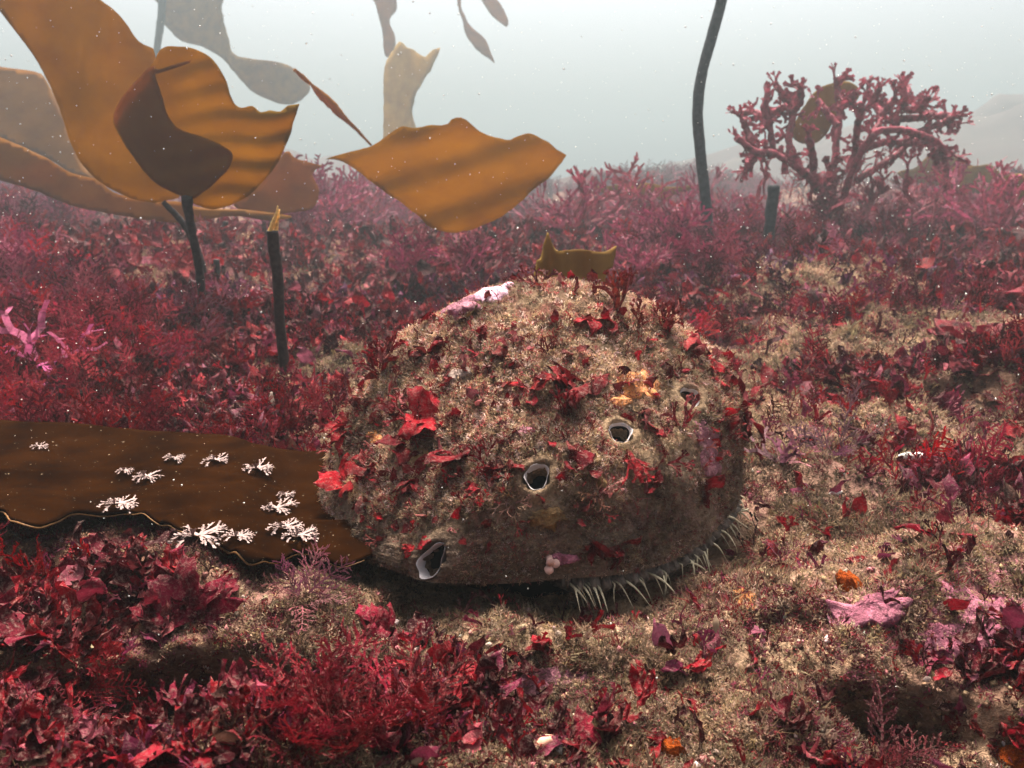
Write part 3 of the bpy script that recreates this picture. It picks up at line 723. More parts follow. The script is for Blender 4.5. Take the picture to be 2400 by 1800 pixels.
# ------------------------------------------------------------------ notable seaweed on the seabed
def on_ground(px, py, size, kind, n, color, label, cat='seaweed', name='red_seaweed', group=None, dz=-.001, **k):
    p, nr_, wh = surf(px, py, 'ground'); color = tuple(c * .45 for c in color)
    return weed(name, p + Vector((0, 0, dz)), nr_, size, kind, n, color, label, cat, group, **k)
on_ground(1480, 1500, .008, 'leafy', 4, RR, 'curled scarlet leaf standing alone on the tan ground')
on_ground(1360, 1575, .009, 'leafy', 3, RR, 'flat scarlet leaf scrap on the tan ground in front', spread=1.2)
on_ground(1265, 1622, .011, 'leafy', 4, (.42, .02, .04), 'wide flat red leaf at the front edge of the tan ground', spread=1.4)
on_ground(1400, 1612, .010, 'leafy', 3, RR, 'scarlet leaf above the orange sponge knob', spread=1.3)
on_ground(1310, 1540, .008, 'fan', 3, (.34, .02, .03), 'small upright red sprig near the scarlet leaf scraps', upright=.9, spread=.5)
on_ground(830, 1375, .013, 'leafy', 4, (.40, .014, .05), 'crimson leaf standing at the edge of the tan ground', spread=.7)
on_ground(850, 1455, .017, 'leafy', 2, (.28, .01, .03), 'narrow upright crimson strap in the front weed patch', spread=.25, upright=1)
on_ground(915, 1395, .009, 'fan', 5, (.34, .02, .05), 'short crimson tuft with a hooked tip on the tan ground')
on_ground(1785, 850, .017, 'leafy', 3, (.42, .008, .02), 'triangular scarlet leaf on the tan slope beyond the shell', spread=1.0)
on_ground(2060, 1045, .016, 'leafy', 6, (.44, .02, .04), 'glossy red leaf cluster beside the white shell chip', spread=1.3)
on_ground(1810, 985, .030, 'feathery', 6, (.36, .14, .19), 'mauve feathery fan lying on the ground beyond the shell', cat='coralline weed', name='coralline_weed', spread=1.25, upright=.1)
on_ground(1690, 1000, .018, 'antler', 6, (.5, .2, .26), 'pale pink coralline tuft close to the outer shell wall', cat='coralline weed', name='coralline_weed', spread=1.1)
on_ground(1690, 1215, .010, 'fine', 5, (.30, .05, .09), 'small crimson bush on the ground by the longest tentacle', spread=.9)
on_ground(1985, 1040, .020, 'leafy', 5, (.16, .02, .03), 'dark maroon hood of weed behind the white shell chip', spread=.9)
on_ground(2010, 1165, .016, 'leafy', 4, (.36, .01, .03), 'twisted red frond on the tan slope above the pink sheet', spread=1.1)
on_ground(1900, 1655, .017, 'feathery', 6, (.22, .035, .05), 'rosy feather weed at the front edge below the dark hollow', cat='feather weed', name='feather_weed', spread=1.0)
on_ground(85, 822, .060, 'antler', 5, (1.0, .20, .42), 'bright pink antler weed with forked tips near the picture edge', cat='coralline weed', name='coralline_weed', spread=1.1, lean=(.35, 0, .3), dz=.008)
on_ground(510, 690, .060, 'fine', 9, (.40, .09, .16), 'rose pink bush in front of the broken stipe', cat='coralline weed', name='coralline_weed', spread=.9)
on_ground(420, 720, .050, 'fine', 7, (.38, .07, .13), 'rose pink bush at the foot of the standing kelp stalk', cat='coralline weed', name='coralline_weed', spread=.9)
on_ground(600, 945, .022, 'leafy', 3, (.40, .03, .07), 'pinkish red leaf rising from the edge of the flat kelp blade', spread=.8)
on_ground(235, 640, .075, 'leafy', 1, (.26, .012, .035), 'upright dark red strap below the brown kelp band', spread=.2, upright=1)
on_ground(430, 1320, .018, 'leafy', 8, (.30, .012, .04), 'broad crimson plates overhanging the black hollow', spread=1.45, lean=(0, -.5, 0))
on_ground(350, 1290, .017, 'leafy', 8, (.32, .013, .04), 'crimson plates at the back of the black hollow', spread=1.45)
on_ground(650, 1290, .018, 'feathery', 6, (.44, .14, .18), 'dusty pink mound of weed in front of the flat kelp blade', cat='feather weed', name='feather_weed', spread=1.2)
on_ground(250, 1195, .012, 'leafy', 6, (.36, .012, .03), 'red weed showing under the wavy edge of the flat kelp blade', spread=1.3)
for i_, (px, py, kd, l) in enumerate(((70, 1600, 'feathery', 'red feather weed in the bottom corner, outermost of the corner patch'), (200, 1585, 'fine', 'finely forked crimson tuft in the bottom corner patch'), (310, 1630, 'feathery', 'red feather weed along the bottom edge below the black hollow'), (430, 1620, 'leafy', 'crimson leaf cluster along the bottom edge below the black hollow'),
                    (60, 1460, 'leafy', 'crimson leaf cluster at the picture edge under the flat kelp blade'), (190, 1480, 'feathery', 'red feather weed between the black hollow and the picture edge'), (60, 1385, 'leafy', 'dark red plates in the shade below the flat kelp blade'), (165, 1430, 'fan', 'dark red fan under the flat kelp blade near the picture edge'))):
    on_ground(px, py, .0135, kd, 8, (.40, .015, .03) if i_ % 2 else (.32, .02, .045), l, 'seaweed', 'corner_weed', None, spread=1.1)
for (px, py, l) in ((700, 1560, 'tall red feather weed at the front edge, nearest the dark hollow'), (800, 1490, 'red feather weed behind the upright crimson strap'), (620, 1610, 'low red feather weed at the front edge in the corner patch'),
                    (900, 1570, 'red feather weed bordering the tan ground in front'), (760, 1620, 'red feather weed right at the bottom edge of the front patch')):
    on_ground(px, py, .021, 'feathery', 8, (.36, .018, .035), l, cat='feather weed', name='feather_weed', group='feather weeds of the front patch', spread=.9)

for (px, py, Y, sz_, kd, l) in ((1000, 500, 1.12, .085, 'fine', 'dark red bush whose tips cross the base of the triangular kelp blade'), (880, 520, 1.15, .07, 'feathery', 'dark feathery bush below the triangular kelp blade, towards the broken stipe'), (1040, 495, 1.15, .10, 'fan', 'upright dark red fan in front of the triangular kelp blade'),
                    (1230, 500, 1.6, .13, 'fine', 'rosy bush on the skyline between the triangular blade and the tall stipe'), (1330, 480, 1.9, .16, 'fine', 'tall magenta bush on the skyline, nearer the tall stipe'), (1430, 470, 1.9, .16, 'feathery', 'feathery magenta bush on the skyline beside the tall stipe'),
                    (1460, 560, 1.2, .10, 'fine', 'bright pink bush at the foot of the tall stipe'), (1380, 600, 1.0, .08, 'fine', 'bright pink bush behind the shell, next to the torn kelp scrap'), (1540, 640, 1.0, .06, 'feathery', 'pink feathery weed on the edge of the tan slope behind the shell'),
                    (700, 500, 1.9, .15, 'fine', 'rosy bush on the skyline below the drifting brown strand'), (620, 520, 1.8, .14, 'feathery', 'feathery rosy bush on the skyline behind the broken stipe'), (780, 480, 2.2, .16, 'fine', 'hazy rosy bush on the skyline beside the triangular blade'),
                    (1560, 440, 2.0, .17, 'fine', 'magenta bush on the skyline just past the tall stipe'), (2060, 450, 1.7, .14, 'feathery', 'dark pink bush under the longest antler branch'), (2150, 480, 1.5, .13, 'fine', 'dark pink bush at the far end of the mound'),
                    (2130, 700, .75, .042, 'leafy', 'deep crimson leafy bank at the picture edge beyond the tan slope'), (2190, 620, .85, .050, 'leafy', 'taller deep crimson bank at the picture edge'), (2080, 800, .62, .034, 'leafy', 'low crimson leaves in front of the crimson bank')):
    g = at(px, py, Y); b = gz(g.x, g.y, -.004)
    weed('skyline_weed' if kd != 'leafy' else 'red_seaweed', b, (0, 0, 1), sz_ * (1.3 if kd != 'leafy' and Y > 1.3 else 1), kd, 9 if kd != 'leafy' else 16, {'leafy': (.14, .006, .016), 'fan': (.10, .01, .02), 'fine': (.22, .03, .065), 'feathery': (.19, .024, .05)}[kd], l, 'seaweed', None, spread=.7, upright=.9)

# ------------------------------------------------------------------ countable weed clumps, sown over the red parts of the bed
Vt = Vg; Ft = np.concatenate([Fg[:, [0, 1, 2]], Fg[:, [0, 2, 3]]])
def tri_info(V, F):
    a, b, c = V[F[:, 0]], V[F[:, 1]], V[F[:, 2]]; n = np.cross(b - a, c - a); A = np.linalg.norm(n, axis=1) * .5
    n = n / (2 * A[:, None] + 1e-15); return a, b, c, n, A
ga, gb, gcn, gn, gA = tri_info(Vt, Ft); gn = np.where(gn[:, 2:3] < 0, -gn, gn); gctr = (ga + gb + gcn) / 3
g_red = zone_red(gctr[:, 0], gctr[:, 1]); g_pk = zone_pink(gctr[:, 0], gctr[:, 1])
gd = np.hypot(gctr[:, 0], gctr[:, 1])
vis = (gctr[:, 1] > 0.10) & (np.abs(gctr[:, 0]) < 0.08 + gctr[:, 1] * 0.72) & (gctr[:, 1] < 9)
rim_q = np.hypot((gctr[:, 0] - AC.x) / .080, (gctr[:, 1] - AC.y) / .080)
clear = sstep(0.92, 1.1, rim_q)
FK_FRONT = [(-120, 1130), (0, 1135), (30, 1160), (70, 1168), (120, 1150), (175, 1128), (240, 1128), (300, 1142), (350, 1165), (395, 1185), (425, 1178), (460, 1182), (490, 1200), (525, 1232), (555, 1237), (590, 1225), (640, 1200), (690, 1205), (740, 1222), (805, 1212)]
FK_BACK = [(-120, 935), (0, 928), (80, 938), (200, 940), (300, 948), (400, 950), (500, 955), (560, 975), (640, 992), (690, 995), (740, 1010), (795, 1060)]
FKP = np.array([tuple(ground_at(x, y + 85, .004))[:2] for x, y in FK_FRONT] + [tuple(ground_at(x, y, .018))[:2] for x, y in FK_BACK[::-1]])
def inside(P, poly):
    r = np.zeros(len(P), bool); q = np.roll(poly, -1, 0)
    for (x1, y1), (x2, y2) in zip(poly, q):
        r ^= ((y1 > P[:, 1]) != (y2 > P[:, 1])) & (P[:, 0] < (x2 - x1) * (P[:, 1] - y1) / (y2 - y1 + 1e-12) + x1)
    return r
pit_w = np.zeros(len(gctr))
for (cx, cy, rx, ry, dp, back) in PITS: pit_w = np.maximum(pit_w, blob(gctr[:, 0], gctr[:, 1], cx, cy + back * .3 - .004, rx * 1.25, ry * 1.9, 2.5))

pit_w = np.maximum(pit_w, .995 * inside(gctr[:, :2], FKP))
def pick(w, n, V=None, tri=(ga, gb, gcn), nn=gn, r=rng):
    cs = np.cumsum(w); i = np.searchsorted(cs, r.random(n) * cs[-1]); i = np.minimum(i, len(w) - 1)
    u, v = r.random(n), r.random(n); f = u + v > 1; u[f] = 1 - u[f]; v[f] = 1 - v[f]
    a, b, c = tri
    return a[i] + (b[i] - a[i]) * u[:, None] + (c[i] - a[i]) * v[:, None], nn[i], i

LANDMARKS = [(60, 940, 'at the far side of the flat kelp blade'), (330, 880, 'beyond the flat kelp blade'), (110, 800, 'beside the bright pink antler weed'), (620, 880, 'at the foot of the broken stipe'), (520, 700, 'between the standing kelp and the broken stipe'),
    (435, 640, 'at the foot of the standing kelp'), (180, 640, 'below the brown kelp band'), (300, 520, 'behind the standing kelp, under its band'), (60, 520, 'under the outer end of the brown kelp band'), (700, 760, 'between the broken stipe and the shell'), (860, 640, 'behind the shoulder of the shell'),
    (1100, 560, 'behind the crown of the shell'), (1400, 620, 'behind the shell, beside the torn kelp scrap'), (970, 490, 'under the triangular kelp blade'), (700, 480, 'below the drifting brown strand'), (560, 500, 'behind the broken stipe'), (1535, 540, 'at the foot of the tall stipe'),
    (1290, 460, 'between the triangular blade and the tall stipe'), (1800, 500, 'below the antler weed'), (2100, 470, 'past the antler weed'), (1680, 560, 'beside the cut black stump'), (1650, 700, 'on the tan slope below the tall stipe'), (1900, 680, 'on the tan slope below the antler weed'), (2120, 720, 'beside the deep crimson bank'),
    (1780, 850, 'near the triangular scarlet leaf'), (1810, 985, 'near the mauve feathery fan'), (1970, 1020, 'near the white shell chip'), (2150, 930, 'beyond the glossy red leaf cluster'), (2090, 1100, 'in front of the glossy red leaf cluster'), (1690, 1215, 'by the longest tentacle'), (1870, 1290, 'near the pink coralline lump'),
    (2130, 1320, 'around the wide pink coralline sheet'), (1950, 1510, 'at the small dark hollow'), (1546, 1380, 'near the tan worm tube'), (1480, 1500, 'near the curled scarlet leaf'), (1310, 1600, 'by the flat scarlet leaf scraps'), (1170, 1480, 'by the dusty mauve patch'), (1000, 1560, 'between the front weed patch and the mauve patch'),
    (850, 1430, 'by the upright crimson strap'), (700, 1560, 'in the front feather weed patch'), (500, 1420, 'beside the big black hollow'), (330, 1560, 'in front of the big black hollow'), (260, 1240, 'under the edge of the flat kelp blade'), (60, 1330, 'under the outer end of the flat kelp blade'), (120, 1540, 'in the corner patch in front'), (2150, 1600, 'by the corner orange sponge'), (650, 1300, 'on the dusty pink mound')]
def region(p, z):
    v = Vector((p[0], p[1], z)) - EYE; k = FPX / v.dot(CF); px, py = 1106 + v.x * k, 829.5 - v.dot(CU) * k
    return min(LANDMARKS, key=lambda l: (l[0] - px) ** 2 + (1.8 * (l[1] - py)) ** 2)[2]
def hue(c):
    if c is DEEP: return 'maroon'
    if c is CRIM: return 'crimson'
    return 'rosy' if c[1] > .03 else 'magenta red' if c[2] > .024 else 'dark red'
w = gA * vis * clear * (1 - pit_w) * g_red ** 1.5 / (gd ** 1.75)
pp_, nn_, _ = pick(w, 1500)
kept = []
for p, n in zip(pp_, nn_):
    d = math.hypot(p[0], p[1])
    sz_ = (0.012 + 0.042 * d) * random.uniform(.7, 1.15) if d > .3 else random.uniform(.009, .016)
    sz_ = min(sz_, .15)
    if d < .15: continue
    if abs(p[0] - AC.x) < .09 and .2 < p[1] < .25: continue
    if any((p[0] - q[0]) ** 2 + (p[1] - q[1]) ** 2 < (0.55 * (sz_ + s2)) ** 2 * .5 for q, s2 in kept): continue
    g = ground_at(370, 1080)
    if p[1] < .45 and p[1] > .24 and p[0] < -.05 and p[0] > -.35 and p[1] < .40: 
        if random.random() < .75: continue
    kept.append((p, sz_)); d_n = d
    where = region(p[:2], p[2]); far = d > .8
    u = random.random(); tan = p[0] > .02 and d < .7
    if far: sz_ *= .85
    sw = 'tall ' if sz_ > (.012 + .042 * d) * .98 else 'small ' if sz_ < (.012 + .042 * d) * .78 else ''
    base = Vector(p) - Vector((0, 0, .002))
    if u < (.22 if far else .46):
        c = random.choice([CRIM, CRIM, DEEP, (.16, .012, .024)]) if not far else random.choice([DEEP, MAG])
        weed('red_seaweed', base, n, sz_ * (.85 if tan else 1), 'leafy', 5 if d > .3 else 6, c, f'{sw}{hue(c)} leafy seaweed {where}', 'seaweed', 'leafy seaweeds ' + where, spread=1.25 if d > .3 else 1.5, upright=.4)
    elif u < .66:
        c = random.choice([MAG, CRIM, DEEP])
        weed('feather_weed', base, n, sz_ * .95, 'feathery', 6, c, f'{sw}{hue(c)} feathery weed {where}', 'feather weed', 'feather weeds ' + where, spread=.95, upright=.5)
    elif u < .88:
        c = random.choice([MAG, ROSE * .7, MAG * 1.15])
        weed('forked_weed', base, n, sz_, 'fine', 6, c, f'{sw}{hue(c)} finely forked bush {where}', 'forked weed', 'forked weeds ' + where, spread=.8, upright=.6)
    else:
        c = random.choice([DEEP, CRIM])
        weed('fan_weed', base, n, sz_, 'fan', 5, c, f'{sw}{hue(c)} fan shaped weed {where}', 'fan weed', 'fan weeds ' + where, spread=.9, upright=.5)
    if len(kept) >= 235: break
print('clumps', len(kept))

# ------------------------------------------------------------------ carpets: what nobody could count
def basis(n, r, tilt=0.35, up=0.4):
    z = n * (1 - up) + np.array([0, 0, 1.0]) * up + r.normal(0, tilt, n.shape); z /= np.linalg.norm(z, axis=1, keepdims=True)
    t = r.normal(0, 1, n.shape); x = np.cross(t, z); x /= np.linalg.norm(x, axis=1, keepdims=True) + 1e-9
    return np.stack([x, np.cross(z, x), z], -1)          # columns
def scatter(name, T, P, B, s, C, mat, label=None, cat=None, parent=None, shade=None):
    pick_ = rng.integers(0, len(T), len(P)); Vs, Fs, Cs, o = [], [], [], 0
    for k, (V, F) in enumerate(T):
        m = pick_ == k; c = int(m.sum())
        if not c: continue
        W = np.einsum('kij,vj->kvi', B[m] * s[m][:, None, None], V) + P[m][:, None, :]
        Vs.append(W.reshape(-1, 3)); Fs.append((F[None] + (np.arange(c) * len(V))[:, None, None] + o).reshape(-1, 3)); o += c * len(V)
        Cs.append(np.repeat(C[m][:, None, :], len(V), 1).reshape(-1, 3))
    V = np.concatenate(Vs); F = np.concatenate(Fs)
    ob = link(name, np_mesh(name, V - (np.array(parent.location) if parent else 0), F, np.concatenate(Cs)), mat, parent)
    ob['kind'] = 'stuff'
    if label: tag(ob, label, cat)
    print(name, len(F), 'tris'); return ob
def scatter_inst(name, T, P, B, s, C, mat, label=None, cat=None, parent=None):
    """Turf: one object, a cloud of points that each carry a small tuft."""
    off = np.array(parent.location) if parent else np.zeros(3)
    me = bpy.data.meshes.new(name); me.vertices.add(len(P)); me.vertices.foreach_set('co', (P - off).astype(np.float32).ravel())
    sy_ = np.sqrt(B[:, 0, 0] ** 2 + B[:, 1, 0] ** 2)
    eul = np.stack([np.arctan2(B[:, 2, 1], B[:, 2, 2]), np.arctan2(-B[:, 2, 0], sy_), np.arctan2(B[:, 1, 0], B[:, 0, 0])], -1).astype(np.float32)
    me.attributes.new('rot', 'FLOAT_VECTOR', 'POINT').data.foreach_set('vector', eul.ravel())
    me.attributes.new('sc', 'FLOAT', 'POINT').data.foreach_set('value', s.astype(np.float32))
    me.attributes.new('idx', 'INT', 'POINT').data.foreach_set('value', rng.integers(0, len(T), len(P)).astype(np.int32))
    c4 = np.ones((len(P), 4), np.float32); c4[:, :3] = C; me.attributes.new('Col', 'FLOAT_COLOR', 'POINT').data.foreach_set('color', c4.ravel())
    o = link(name, me, mat, parent); o['kind'] = 'stuff'
    if label: tag(o, label, cat)
    ng = bpy.data.node_groups.new(name, 'GeometryNodeTree'); ng.interface.new_socket('Geometry', in_out='INPUT', socket_type='NodeSocketGeometry'); ng.interface.new_socket('Geometry', in_out='OUTPUT', socket_type='NodeSocketGeometry')
    nd = ng.nodes; L = ng.links.new; gi = nd.new('NodeGroupInput'); go = nd.new('NodeGroupOutput'); ip = nd.new('GeometryNodeInstanceOnPoints'); jn = nd.new('GeometryNodeJoinGeometry')
    for k, (V, F) in enumerate(T):
        tm = np_mesh(name + '_tuft', V, F); tm.materials.append(mat); to = bpy.data.objects.new(name + '_tuft', tm)
        oi = nd.new('GeometryNodeObjectInfo'); oi.inputs['Object'].default_value = to; oi.inputs['As Instance'].default_value = True; L(oi.outputs['Geometry'], jn.inputs[0])
    def A(nm, ty):
        n = nd.new('GeometryNodeInputNamedAttribute'); n.data_type = ty; n.inputs['Name'].default_value = nm; return [x for x in n.outputs if x.enabled and x.name == 'Attribute'][0]
    er = nd.new('FunctionNodeEulerToRotation'); L(A('rot', 'FLOAT_VECTOR'), er.inputs[0])
    L(gi.outputs[0], ip.inputs['Points']); L(jn.outputs[0], ip.inputs['Instance']); ip.inputs['Pick Instance'].default_value = True; L(A('idx', 'INT'), ip.inputs['Instance Index'])
    L(er.outputs[0], ip.inputs['Rotation']); L(A('sc', 'FLOAT'), ip.inputs['Scale']); L(ip.outputs[0], go.inputs[0])
    md = o.modifiers.new('turf', 'NODES'); md.node_group = ng
    return o
def colmix(n, cols, probs, var=.25):
    c = np.array(cols)[rng.choice(len(cols), n, p=np.array(probs) / sum(probs))]; return np.clip(c * rng.uniform(1 - var, 1 + var, (n, 1)) * rng.uniform(.9, 1.1, (n, 3)), 0, 1)

# red undergrowth
T_small = many(leafy, 6, 700, rows=7, cols=2, W=.2) + many(dicho, 5, 730, levels=4, ang=.42, width=.13, first=.34, ratio=.72, tip=1.35) + many(dicho, 5, 740, levels=5, ang=.45, width=.07, first=.3, ratio=.74, tip=1.2)
lc = sstep(.40, .60, 0.5 + 0.5 * fbm(gctr * 38, 3, 57)) * .75 + .25
w = gA * vis * clear * (1 - pit_w) * np.clip(g_red - .02, .05, 1) * lc / gd ** 1.6 * (gd < 1.1)
n = 24000; P, N_, I = pick(w, n); d = np.hypot(P[:, 0], P[:, 1])
s = np.clip(.010 + .024 * np.clip(d - .2, 0, 10) ** .9, .006, .09) * rng.uniform(.5, 1.15, n); s = np.where(d < .26, rng.uniform(.005, .012, n), s)
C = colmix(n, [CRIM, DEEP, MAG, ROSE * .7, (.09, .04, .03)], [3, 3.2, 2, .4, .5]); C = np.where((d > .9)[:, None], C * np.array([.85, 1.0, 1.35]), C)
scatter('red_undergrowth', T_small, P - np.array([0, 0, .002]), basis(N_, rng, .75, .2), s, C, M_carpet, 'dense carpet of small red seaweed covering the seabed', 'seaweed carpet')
mk = sstep(.40, .60, 0.5 + 0.5 * fbm(xyz(gctr[:, 0] * (7 / (.5 + gd)), gctr[:, 1] * (7 / (.5 + gd)), 3.3), 4, 63))
n = 42000; w2 = gA * vis * clear * (1 - pit_w) * np.clip(g_red - .12, 0, 1) / gd ** 1.35 * sstep(.22, .6, gd) * (.10 + .9 * mk)
P, N_, I = pick(w2, n); d = np.hypot(P[:, 0], P[:, 1]); s = np.clip(.008 + .026 * d, .012, .11) * rng.uniform(.4, 1.15, n) * (.55 + .75 * mk[I])
pt = 0.5 + 0.5 * fbm(P * 5.0, 3, 59); Cm = colmix(n, [MAG, MAG * .7, ROSE * .8, DEEP, CRIM], [3, 2, 2, 2, 1.5]) * (0.55 + 0.9 * sstep(.3, .7, pt))[:, None]
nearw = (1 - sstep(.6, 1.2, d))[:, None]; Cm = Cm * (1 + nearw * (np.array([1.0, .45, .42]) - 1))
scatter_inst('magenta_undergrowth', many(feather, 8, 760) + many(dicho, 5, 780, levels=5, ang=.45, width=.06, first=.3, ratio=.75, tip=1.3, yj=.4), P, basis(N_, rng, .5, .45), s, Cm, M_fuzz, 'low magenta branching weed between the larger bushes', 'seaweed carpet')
# layered leafy plates
def basis_flat(n, r):
    a = r.uniform(0, 6.283, n); z = np.stack([np.cos(a), np.sin(a), r.uniform(-.05, .55, n)], -1); z /= np.linalg.norm(z, axis=1, keepdims=True)
    u = np.tile([0, 0, 1.0], (n, 1)) + r.normal(0, .22, (n, 3)); x = np.cross(u, z); x /= np.linalg.norm(x, axis=1, keepdims=True)
    return np.stack([x, np.cross(z, x), z], -1)
n = 11000; mk2 = sstep(.42, .60, 0.5 + 0.5 * fbm(gctr * 16 + 3, 3, 65)); w = gA * vis * clear * (1 - pit_w) * np.clip(g_red - .2, 0, 1) * (.08 + .92 * mk2) / gd ** 1.5 * (gd < 2.2)
P, N_, I = pick(w, n); d = np.hypot(P[:, 0], P[:, 1]); s = np.clip(.0055 + .019 * d, .007, .06) * rng.uniform(.5, 1.25, n)
scatter_inst('leafy_undergrowth', T_leaf, P + N_ * (s * rng.uniform(0, .5, n))[:, None], basis_flat(n, rng), s, colmix(n, [CRIM, DEEP, (.12, .009, .018), (.22, .045, .06), (.07, .01, .012)], [3, 3, 3, 1.2, 2]), M_leafinst, 'overlapping low plates of leafy crimson seaweed', 'seaweed carpet')
# tan turf
tanw = np.clip(1.15 - g_red, .30, 1)
cl = 0.5 + 0.5 * fbm(gctr * 55, 3, 51); cl = sstep(.36, .66, cl) * .75 + .25
w = gA * vis * np.maximum(clear, .12 * (rim_q > .7)) * tanw * cl * (1 - .4 * g_pk) / np.maximum(gd, .14) ** 1.9 * (gd < 1.6)
n = 170000; P, N_, I = pick(w, n); d = np.hypot(P[:, 0], P[:, 1])
s = np.clip(.0022 + .008 * np.clip(d - .2, 0, 2), .0018, .02) * rng.uniform(.5, 1.35, n)
C = colmix(n, [TAN * 1.2, TAN * .9, BRN, (.44, .31, .22), (.26, .18, .09), (.3, .06, .07), (.14, .10, .06)], [4, 4, 2.2, 2.2, 2, 1.6, 1.8])
pv_ = 0.5 + 0.5 * fbm(P * 22, 3, 52); C = C * (.32 + .72 * sstep(.3, .68, pv_))[:, None]; redm = rng.random(n) < np.clip(g_red[I] * .8 + .5 * sstep(.58, .7, 0.5 + 0.5 * fbm(P * 30, 3, 58)), 0, .8); C[redm] = colmix(int(redm.sum()), [CRIM * .8, DEEP, MAG, ROSE * .8, (.2, .11, .08)], [2, 3, 2, 1, 2])
scatter_inst('tan_turf', many(fluff, 14, 860) + many(fuzz, 5, 800, n=5), P, basis(N_, rng, .5, .3), s, C, M_silt, 'fluffy tan turf of fine filaments on the ground', 'turf')
# taller moss clumps
n = 9000; cm = 0.5 + 0.5 * fbm(gctr * 48 + 5, 3, 53); w = gA * vis * clear * np.clip(1.15 - g_red, .2, 1) * sstep(.54, .68, cm) * (1 - pit_w) / np.maximum(gd, .14) ** 1.8 * (gd < 1.3)
P, N_, I = pick(w, n); d = np.hypot(P[:, 0], P[:, 1]); s = np.clip(.0038 + .010 * np.clip(d - .2, 0, 2), .003, .024) * rng.uniform(.5, 1.2, n)
scatter_inst('moss_clumps', many(fuzz, 8, 840, n=16) + many(dicho, 4, 845, levels=5, ang=.5, width=.07, first=.3, ratio=.72, tip=1.2, yj=.5), P, basis(N_, rng, .4, .5), s, colmix(n, [BRN * 1.9, (.20, .135, .075), TAN * .7, (.2, .035, .035), (.13, .085, .05)], [3, 2, 3, 2, 2]), M_fuzz, 'olive brown mossy clumps standing above the tan turf', 'moss')
# grains and shell grit
n = 7000; w = gA * vis * clear * (tanw + .15) / np.maximum(gd, .14) ** 1.9 * (gd < .9)
P, N_, I = pick(w, n); d = np.hypot(P[:, 0], P[:, 1]); s = (.0009 + .0018 * d) * rng.uniform(.4, 1.3, n)
C = colmix(n, [TAN, BRN, (.55, .42, .34), (.5, .2, .2), (.7, .66, .6)], [5, 4, 1.2, 1, .5])
scatter('seabed_grit', many(crumb, 10, 900), P + np.array([0, 0, .0005]), basis(N_, rng, 1), s, C, M_ground, 'scattered coarse grains and shell grit on the ground', 'grit')
# turf on the shell
sa, sb, scc, sn, sA = tri_info(SV2.reshape(-1, 3), np.concatenate([SF[:, [0, 1, 2]], SF[:, [0, 2, 3]]]))
sct = (sa + sb + scc) / 3; out_ = sct - np.array([AC.x, AC.y, .02]); sn = np.where((sn * out_).sum(1, keepdims=True) < 0, -sn, sn)
tri_t = np.concatenate([np.repeat((tp[:-1] + tp[1:]) / 2, na)] * 2)
pw = np.ones(len(sct))
for q in PQ:
    qf = q.reshape(-1); fi = np.concatenate([SF[:, [0, 1, 2]], SF[:, [0, 2, 3]]]); pw *= sstep(1.35, 2.1, qf[fi].min(1))
cl = sstep(.3, .6, 0.5 + 0.5 * fbm(sct * 70, 3, 55)) * .85 + .15
w = sA * pw * cl * np.where(tri_t < .66, 1.0, .75) * np.where(sct[:, 1] > .40, .25, 1)
n = 60000; P, N_, I = pick(w, n, tri=(sa, sb, scc), nn=sn); low = tri_t[I] > .66
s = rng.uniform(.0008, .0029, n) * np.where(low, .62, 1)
C = colmix(n, [TAN * 1.35, TAN * 1.1, (.64, .47, .38), (.34, .07, .07), (.3, .2, .1), BRN], [4, 3, 3, 2.6, 1.2, 1.6]); C[low] *= .62; C *= (.5 + .68 * sstep(.32, .62, 0.5 + 0.5 * fbm(P * 75, 3, 62)))[:, None]  # low turf darkened to paint shade on the shell wall
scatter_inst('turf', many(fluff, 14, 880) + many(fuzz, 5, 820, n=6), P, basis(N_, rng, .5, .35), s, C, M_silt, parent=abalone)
n = 1700; P, N_, I = pick(w * (tri_t < .8), n, tri=(sa, sb, scc), nn=sn); s = rng.uniform(.003, .007, n)
scatter('red_film', many(leafy, 5, 850, rows=6, cols=2, W=.3) + many(dicho, 5, 855, levels=4, ang=.45, width=.08, first=.36, ratio=.7, tip=1.2), P, basis(N_, rng, .8, .2), s, colmix(n, [RD, RR, RB, (.25, .07, .07)], [3, .8, 3, 1]), M_carpet, parent=abalone)
print('carpets done')

# ------------------------------------------------------------------ kelp blades: outlined sheets with bends, ripples and thickness
def smooth_loop(pts, step, ragged=0.0, seed=0, corners=()):
    out = []; n = len(pts)
    for i in range(n):
        a, b, c, d = [Vector(pts[(i + k) % n]) for k in (-1, 0, 1, 2)]
        m1 = (c - a) * .5 if i not in corners else (c - b); m2 = (d - b) * .5 if (i + 1) % n not in corners else (c - b)
        k = max(1, int((c - b).length / step))
        for j in range(k):
            f = j / k; f2, f3 = f * f, f ** 3
            q = (2 * f3 - 3 * f2 + 1) * b + (f3 - 2 * f2 + f) * m1 + (-2 * f3 + 3 * f2) * c + (f3 - f2) * m2
            if ragged: q += Vector((ragged * float(vnoise(np.array([[q.x * .06, q.y * .06, seed]]))[0] + .5 * vnoise(np.array([[q.x * .15, q.y * .15, seed + 9]]))[0]), ragged * float(vnoise(np.array([[q.x * .06, q.y * .06, seed + 5]]))[0])))
            out.append(q)
    return out

